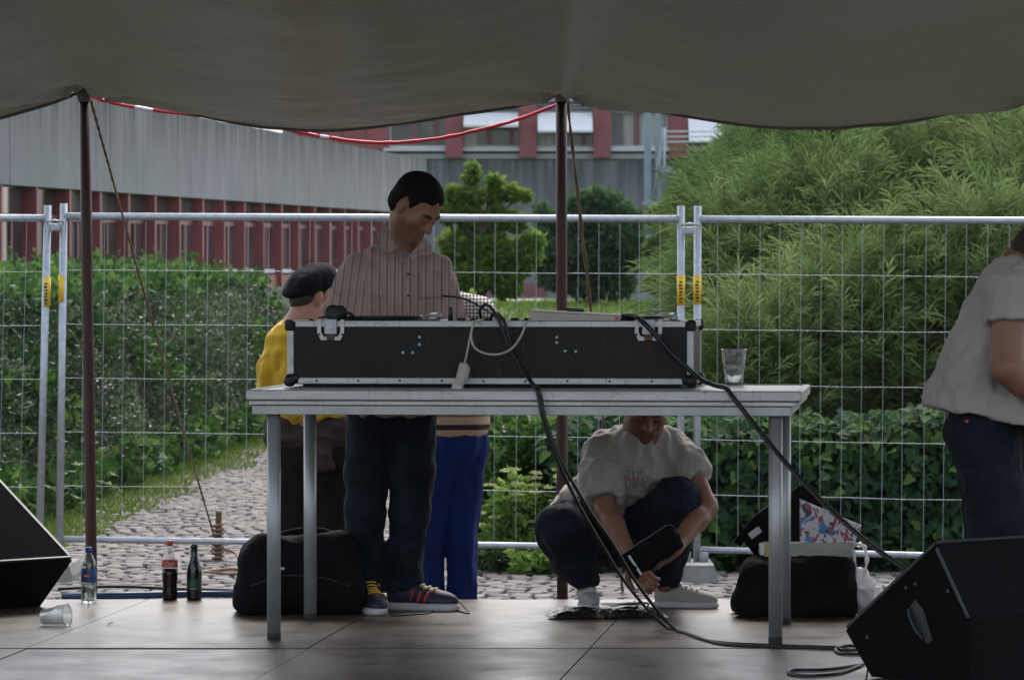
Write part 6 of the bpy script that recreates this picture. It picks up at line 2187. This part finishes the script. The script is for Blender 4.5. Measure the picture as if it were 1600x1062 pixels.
m3 = monitor(Vector((at(1440, 880, 15.3).x, 15.3, 0)), (math.cos(ph), math.sin(ph), 0), (-math.sin(ph), math.cos(ph), 0), .5,
        [(0, .13), (.38, .43), (.52, .21), (.51, .002), (.11, .002)], "black wedge loudspeaker half hidden between the right person and the nearer loudspeaker")
MB().tube([m3[1](.06, .182), m3[1](.375, .432)], .004, 6).build("bright_edge", M['beige_cable'], m3[0])

# ---------------------------------------------------------------- bottles and cups
def bottle(px, py, h, prof, name, label, shell, caps):
    c = on_ground(px, py, 0.0); c.z = .001
    root = empty(name, c, label, "bottle", "bottles at the rear of the stage")
    MB().lathe([(r, z * h) for r, z in prof], c, 24, cap0=True, cap1=True).build("bottle_body", shell, root)
    return root, c
pet = [(.020, 0), (.029, .012), (.0315, .04), (.0315, .12), (.0295, .16), (.0315, .20), (.0295, .25), (.0315, .30), (.0315, .66), (.0305, .73), (.027, .80), (.018, .88), (.0125, .91), (.0115, .95)]
r_, c = bottle(138, 942, .215, pet, "water_bottle", "clear plastic water bottle with a blue cap and blue label", M['clear'], None)
MB().lathe([(.019, .003), (.028, .006), (.0303, .012), (.0303, .07), (.0303, .078)], c, 20, cap1=True).build("water", M['water'], r_)
M['label_blue'] = mat("blue_label", (.03, .12, .36), .4, 0, .35, 25, 0, 0)
lb = MB().lathe([(.0318, .085), (.0324, .087), (.0324, .134), (.0318, .136)], c, 24, cap0=False).build("paper_label", M['label_blue'], r_)
def arc_patch(c, rad, z0, z1, a0, a1, m, nm, par, n=8):
    vs = []; 
    for i in range(n + 1):
        a = -math.pi / 2 + a0 + (a1 - a0) * i / n
        for z in (z0, z1): vs.append(Vector((rad * math.cos(a), rad * math.sin(a), z)) + c)
    MB().add(vs, [(2 * i, 2 * i + 2, 2 * i + 3, 2 * i + 1) for i in range(n)], True).build(nm, m, par)
arc_patch(c, .0330, .104, .118, -.7, .35, M['shoe_red'], "red_logo", lb); arc_patch(c, .0332, .108, .113, -.5, .1, M['white_plastic'], "white_logo", lb)
MB().lathe([(.0135, .203), (.0138, .205), (.0138, .222), (.012, .224)], c, 18, cap1=True).build("cap", mat("blue_cap", (.02, .06, .30), .4, 0, .1, 20, 0, 0), r_)

cola = [(.022, 0), (.0295, .015), (.031, .05), (.0305, .16), (.0285, .26), (.0305, .36), (.0315, .45), (.0315, .58), (.030, .66), (.025, .74), (.017, .83), (.0125, .88), (.0115, .92), (.0115, .95)]
r_, c = bottle(265, 938, .235, cola, "cola_bottle", "half full cola bottle with a red cap and red label", M['clear'], None)
MB().lathe([(.0225, .0005), (.0300, .0035), (.0315, .012), (.0310, .038), (.0290, .061), (.0310, .085), (.0320, .106), (.0320, .131)], c, 24, cap1=True).build("cola", M['cola'], r_)
lb = MB().lathe([(.0320, .135), (.0326, .137), (.0322, .162), (.0312, .164)], c, 24, cap0=False).build("paper_label", M['shoe_red'], r_)
MB().lathe([(.0130, .222), (.0133, .224), (.0133, .240), (.0118, .242)], c, 18, cap1=True).build("cap", M['shoe_red'], r_)
def arc_text(txt, c, rad, z0, hgt, a0, a1, m, par, shear=.0):
    cu = bpy.data.curves.new("lettering", 'FONT'); cu.body = txt; cu.size = 1.0; cu.shear = shear; cu.resolution_u = 2
    tmp = bpy.data.objects.new("lettering", cu); COL.objects.link(tmp)
    dg = bpy.context.evaluated_depsgraph_get(); dg.update()
    me = bpy.data.meshes.new_from_object(tmp.evaluated_get(dg)); bpy.data.objects.remove(tmp)
    co = np.array([v.co[:] for v in me.vertices]); lo, hi = co.min(0), co.max(0)
    for v in me.vertices:
        a = -math.pi / 2 + a0 + (a1 - a0) * (v.co.x - lo[0]) / (hi[0] - lo[0])
        v.co = Vector((rad * math.cos(a), rad * math.sin(a), z0 + hgt * (v.co.y - lo[1]) / (hi[1] - lo[1]))) + c - base_of(par)
    me.update(); link("lettering", me, m, par)
arc_text("Cola", c, .0333, .141, .017, -.55, .75, M['white_plastic'], lb, .3)
beer = [(.026, 0), (.030, .01), (.0305, .05), (.0305, .50), (.029, .57), (.022, .68), (.0155, .78), (.0135, .88), (.0135, .93), (.0150, .94), (.0150, .97), (.0125, 1.0)]
r_, c = bottle(303, 938, .228, beer, "glass_bottle", "dark green glass bottle with a round green label", M['green_glass'], None)
M['label_green'] = mat("green_label", (.02, .16, .085), .5, 0, .3, 30, 0, 0)
arc_patch(c, .0308, .045, .092, -.85, .85, mat("dark_label", (.012, .05, .03), .5, 0, .3, 30, 0, 0), "paper_label", r_)
arc_patch(c, .0311, .058, .084, -.42, .42, M['label_green'], "green_roundel", r_)
arc_patch(c, .0311, .048, .052, -.5, .5, M['beige'], "pale_line", r_)

def cup(name, c, Mx, r0, r1, h, label, water=None, m='clear'):
    root = empty(name, c, label, "cup", "clear plastic cups")
    t = .0012
    pr = [(r0 * .9, .002), (r0, 0), (r0 + (r1 - r0) * .60, h * .60), (r0 + (r1 - r0) * .60 + .0025, h * .62), (r1, h * .97), (r1 + .0025, h * .975), (r1 + .003, h), (r1 - .001, h), (r1 - t, h * .97), (r0 + (r1 - r0) * .60 + .001, h * .62), (r0 + (r1 - r0) * .6 - t, h * .60), (r0 - t, .004)]
    MB().lathe(pr, c, 32, M=Mx, cap0=True, cap1=True).build("cup_wall", M[m], root)
    MB().lathe([(r1 - .0012, h * .965), (r1 + .0035, h * .97), (r1 + .0035, h + .002), (r1 - .0012, h + .002)], c, 32, M=Mx, cap0=False).build("rim", M['milky'], root)
    if water:
        MB().lathe([(r0 - .003, .006), (r0 + (r1 - r0) * water - .003, h * water)], c, 28, M=Mx, cap0=True, cap1=True).build("water", M['water'], root)
    return root
cc = Vector(((1147 - 800) / F * 15.4, 15.4, TT_ + .003))
cup("plastic_cup", cc, None, .033, .046, .13, "clear plastic cup of water standing on the right end of the table", .56)
cf_ = on_ground(70, 966, .035); cf_.z = .034
Mc = Matrix.Rotation(R(-60), 3, 'Z') @ Matrix.Rotation(R(90 + 6), 3, 'X') @ Matrix.Identity(3)
cup("plastic_cup", on_ground(66, 978, 0) + Vector((0, 0, .034)), Matrix.Rotation(R(72), 3, 'Z') @ Matrix.Rotation(R(84), 3, 'X'), .028, .041, .10, "empty clear plastic cup lying on its side by the left loudspeaker", None, 'clear')
c = on_ground(172, 977, .003)
tag(MB().add([c + Vector(v) for v in ((-.014, 0, 0), (-.003, -.008, .010), (.013, -.002, .006), (.004, .010, .012), (-.006, .006, .003))], [(0, 1, 3), (1, 2, 3), (0, 3, 4)]).build("dead_leaf", M['bark']), "small curled brown leaf on the bare stage floor at the left", "leaf")

# ---------------------------------------------------------------- bags
def bag_left():
    D = 15.80
    root = empty("shoulder_bag", (at(466, 965, D).x, D, 0), "large black shoulder bag under the left end of the table", "bag")
    P = lambda x, y, o=0: V3(x, y, D + o)
    sd = Sdf()
    for o in (-.07, .07):
        sd.cone(P(396, 935, o), P(400, 872, o), .066, .055, .05); sd.cone(P(400, 872, o), P(412, 858, o), .055, .05, .05)
        sd.cone(P(396, 935, o), P(540, 935, o), .066, .066, .06)
        sd.cone(P(412, 860, o), P(530, 856, o), .055, .055, .06)
        sd.cone(P(540, 930, o), P(532, 858, o), .066, .056, .06)
    sd.cone(P(420, 900, -.09), P(525, 905, -.09), .075, .075, .08)
    sd.plane((0, 0, .004), (0, 0, -1))
    b = grow("bag_body", sd, .011, M['black_cloth'], root, fold=folds(.012, (7, 7, 9), 21.2, .003), smooth=2)
    MB().tube(spline([P(404, 850, .02), P(430, 838, .0), P(470, 828, -.02), P(510, 830, 0), P(540, 848, .02)], 8), .010, 8).build("strap", M['black_cloth'], root)
    MB().tube(spline([P(392, 915, -.165), P(440, 900, -.185), P(500, 902, -.185), P(545, 915, -.165)], 6), .004, 6).build("zip", M['black_plastic'], root)
    MB().box(Vector(P(440, 888, -.172)), (.022, .006, .012), None, .002).build("buckle", M['steel'], root)
    # rucksack like back half beside the standing person's leg
    return root
bag_left()

def bag_right():
    D = 15.72
    root = empty("record_bag", (at(1245, 968, D).x, D, 0), "open black record bag under the right end of the table", "bag")
    P = lambda x, y, o=0: V3(x, y, D + o)
    sd = Sdf()
    for o in (-.09, .09):
        sd.cone(P(1172, 945, o), P(1312, 945, o), .060, .060, .05)
        sd.cone(P(1180, 895, o), P(1312, 895, o), .052, .050, .05)
        sd.cone(P(1172, 945, o), P(1185, 890, o), .06, .05, .05); sd.cone(P(1314, 945, o), P(1314, 890, o), .058, .048, .05)
    sd.cone(P(1250, 920, 0), P(1250, 910, 0), .12, .12, .1)
    sd.plane((0, 0, .004), (0, 0, -1)); sd.plane(P(0, 868), (0, 0, 1))
    grow("bag_body", sd, .011, M['black_cloth'], root, fold=folds(.016, (9, 9, 9), 31.2, .004), smooth=1)
    # raised lid leaning back
    q = [P(1156, 838, .06), P(1178, 815, .08), P(1250, 757, .16), P(1268, 764, .17), P(1290, 800, .15), P(1300, 850, .12), P(1180, 868, .06)]
    mb = MB(); mb.prism([Vector(v) for v in q], (0, 0, 0), (0, .02, 0)); mb.build("lid", M['black_cloth'], root)
    mb = MB(); mb.tube([Vector(P(1152, 850, .05)), Vector(P(1180, 812, .06)), Vector(P(1215, 784, .09))], .016, 8); mb.build("strap", M['black_cloth'], root)
    c = Vector(P(1180, 832, .02)); mb = MB(); mb.box(c, (.05, .004, .026), Matrix.Rotation(R(-36), 3, 'Y'), .001); mb.build("white_tag", M['shoe_sole'], root)
    mb = MB(); mb.tube(spline([P(1252, 762, .12), P(1262, 756, .12), P(1276, 770, .12), P(1286, 790, .12)], 5), .006, 6); mb.build("lid_loop", M['black_cloth'], root)
    # things in the bag
    M['paper'] = mat("cream_paper", (.42, .41, .36), .8, 0, .12, 20, 0, 0)
    c = Vector(P(1262, 858, -.01))
    bk = empty("record_box", c, "pale cardboard box sticking up out of the record bag", "box")
    mb = MB(); mb.box(c, (.345, .10, .055), None, .003); mb.build("carton", M['paper'], bk)
    mb = MB(); mb.box(c + Vector((-.155, -.0512, 0)), (.012, .002, .048)); mb.build("orange_stripe", M['yellow_sticker'], bk)
    mb = MB(); mb.box(c + Vector((-.178, -.01, .002)), (.018, .09, .045), None, .004); mb.build("white_end", M['white_plastic'], bk)
    # magazine with a splashed red and blue cover
    m, nt, p = new_mat("printed_cover")
    v = coords(nt, "Object", (1, 1, 1))
    n1 = noise_tex(nt, v, 13, 3, .5, 1.6); n2 = noise_tex(nt, coords(nt, "Object", (1.3, 1, .8), (0, .6, 0)), 17, 3, .5, 2.0); n3 = noise_tex(nt, coords(nt, "Object", (1, 1, 1), (1, .2, 0)), 26, 3, .5, 1.5)
    c = mixc(nt, ramp(nt, n1, [(.52, 0.0), (.55, 1.0)]), (.62, .58, .62), (.03, .20, .40))
    c = mixc(nt, ramp(nt, n2, [(.56, 0.0), (.58, 1.0)]), c, (.42, .02, .06))
    c = mixc(nt, ramp(nt, n3, [(.60, 0.0), (.62, 1.0)]), c, (.02, .02, .03))
    nt.links.new(c, p.inputs["Base Color"]); p.inputs["Roughness"].default_value = .35
    mg = [P(1250, 780, -.02), P(1346, 821, -.02), P(1336, 850, -.03), P(1250, 850, -.03)]
    o = MB(); o.prism([Vector(v) for v in mg], (0, 0, 0), (0, .012, .001))
    tag(o.build("magazine", m), "magazine with a red, blue and white splashed cover in the record bag", "magazine")
bag_right()

def plastic_bag():
    D = 15.66
    c = at(1352, 930, D)
    root = empty("plastic_bag", (c.x, D, 0), "crumpled white plastic carrier bag right of the record bag", "plastic bag")
    m, nt, p = new_mat("white_film")
    p.inputs["Base Color"].default_value = (.72, .70, .74, 1); p.inputs["Roughness"].default_value = .25
    t = nt.nodes.new("ShaderNodeBsdfTranslucent"); t.inputs[0].default_value = (.8, .8, .82, 1)
    tr = nt.nodes.new("ShaderNodeBsdfTransparent")
    mx = nt.nodes.new("ShaderNodeMixShader"); mx.inputs[0].default_value = .45
    nt.links.new(p.outputs[0], mx.inputs[1]); nt.links.new(t.outputs[0], mx.inputs[2])
    mx2 = nt.nodes.new("ShaderNodeMixShader"); mx2.inputs[0].default_value = .22
    nt.links.new(mx.outputs[0], mx2.inputs[1]); nt.links.new(tr.outputs[0], mx2.inputs[2]); nt.links.new(mx2.outputs[0], nt.nodes["Material Output"].inputs[0])
    P = lambda x, y, o=0: V3(x, y, D + o)
    sd = Sdf()
    sd.chain([P(1345, 900), P(1352, 925), P(1360, 940), P(1355, 958)], [.036, .048, .050, .045], .03)
    sd.cone(P(1368, 925), P(1372, 945), .030, .02, .02)
    sd.plane((0, 0, .004), (0, 0, -1))
    cr = lambda p: .014 * (abs(noise.noise(Vector(p * 17))) * 2 - .5) + .006 * noise.noise(Vector(p * 45))
    grow("bag_film", sd, .0065, m, root, fold=cr, smooth=1)
    # upright handle band
    pts = spline([P(1338, 902), P(1336, 875), P(1334, 855), P(1342, 850), P(1352, 856), P(1355, 875), P(1352, 893), P(1349, 905)], 6)
    mb = MB(); vs = []
    for i, q in enumerate(pts):
        wv = .006 + .003 * math.sin(i * 1.1)
        w = Vector((0, 1, 0)) * .03 + Vector((wv, 0, wv))
        vs += [Vector(q) - w, Vector(q) + w]
    mb.add(vs, [(2 * i, 2 * i + 1, 2 * i + 3, 2 * i + 2) for i in range(len(pts) - 1)], True)
    mb.tube(pts, [.007 + .003 * math.sin(i * .9) for i in range(len(pts))], 6)
    mb.build("handle", m, root)
    mb = MB(); c2 = Vector(P(1352, 918, .02)); mb.box(Vector((c2.x, c2.y, .055)), (.07, .05, .10), None, .006); mb.build("dark_content", M['black_cloth'], root)
plastic_bag()

def floor_sleeve():
    c = on_ground(948, 962, .0)
    root = empty("floor_bag", c, "flat glossy black plastic bag on the floor before the crouching person", "bag")
    m = mat("black_film", (.012, .014, .014), .18, 0, .2, 8, 60, .5, .01)
    nx, ny = 44, 22; vs = []; w, l = .225, .17
    for j in range(ny + 1):
        for i in range(nx + 1):
            u, v = i / nx * 2 - 1, j / ny * 2 - 1
            e = max(abs(u), abs(v)) ** 6
            z = .006 + (.020 * (1 - e)) + .010 * noise.noise(Vector((u * 2.2, v * 3, 1))) * (1 - e) + .006 * noise.noise(Vector((u * 7, v * 6, 4))) * (1 - e * .5)
            vs.append(c + Vector((u * w + .02 * noise.noise(Vector((u, v * 3, 9))), v * l + .05 * u * .3, max(.003, z))))
    fs = [(j * (nx + 1) + i, j * (nx + 1) + i + 1, (j + 1) * (nx + 1) + i + 1, (j + 1) * (nx + 1) + i) for j in range(ny) for i in range(nx)]
    MB().add(vs, fs, True).build("film", m, root)
    vs = []
    for j in range(7):
        for i in range(9):
            u, v = -.1 + i / 8 * .75, -.1 + j / 6 * .75
            z = .042 + .010 * noise.noise(Vector((u * 2.2, v * 3, 1))) + .003 * noise.noise(Vector((u * 7, v * 6, 4)))
            vs.append(c + Vector((u * w, v * l + .015 * u, z)))
    MB().add(vs, [(j * 9 + i, j * 9 + i + 1, (j + 1) * 9 + i + 1, (j + 1) * 9 + i) for j in range(6) for i in range(8)], True).build("white_glint", M['white_plastic'], root)  # white patch stands in for the bright reflection on the film
    MB().tube(spline([c + Vector((.12, -.15, .012)), c + Vector((.16, -.05, .05)), c + Vector((.1, .02, .045)), c + Vector((.02, .05, .035))], 6), .004, 6).build("drawstring", M['cable'], root)
floor_sleeve()
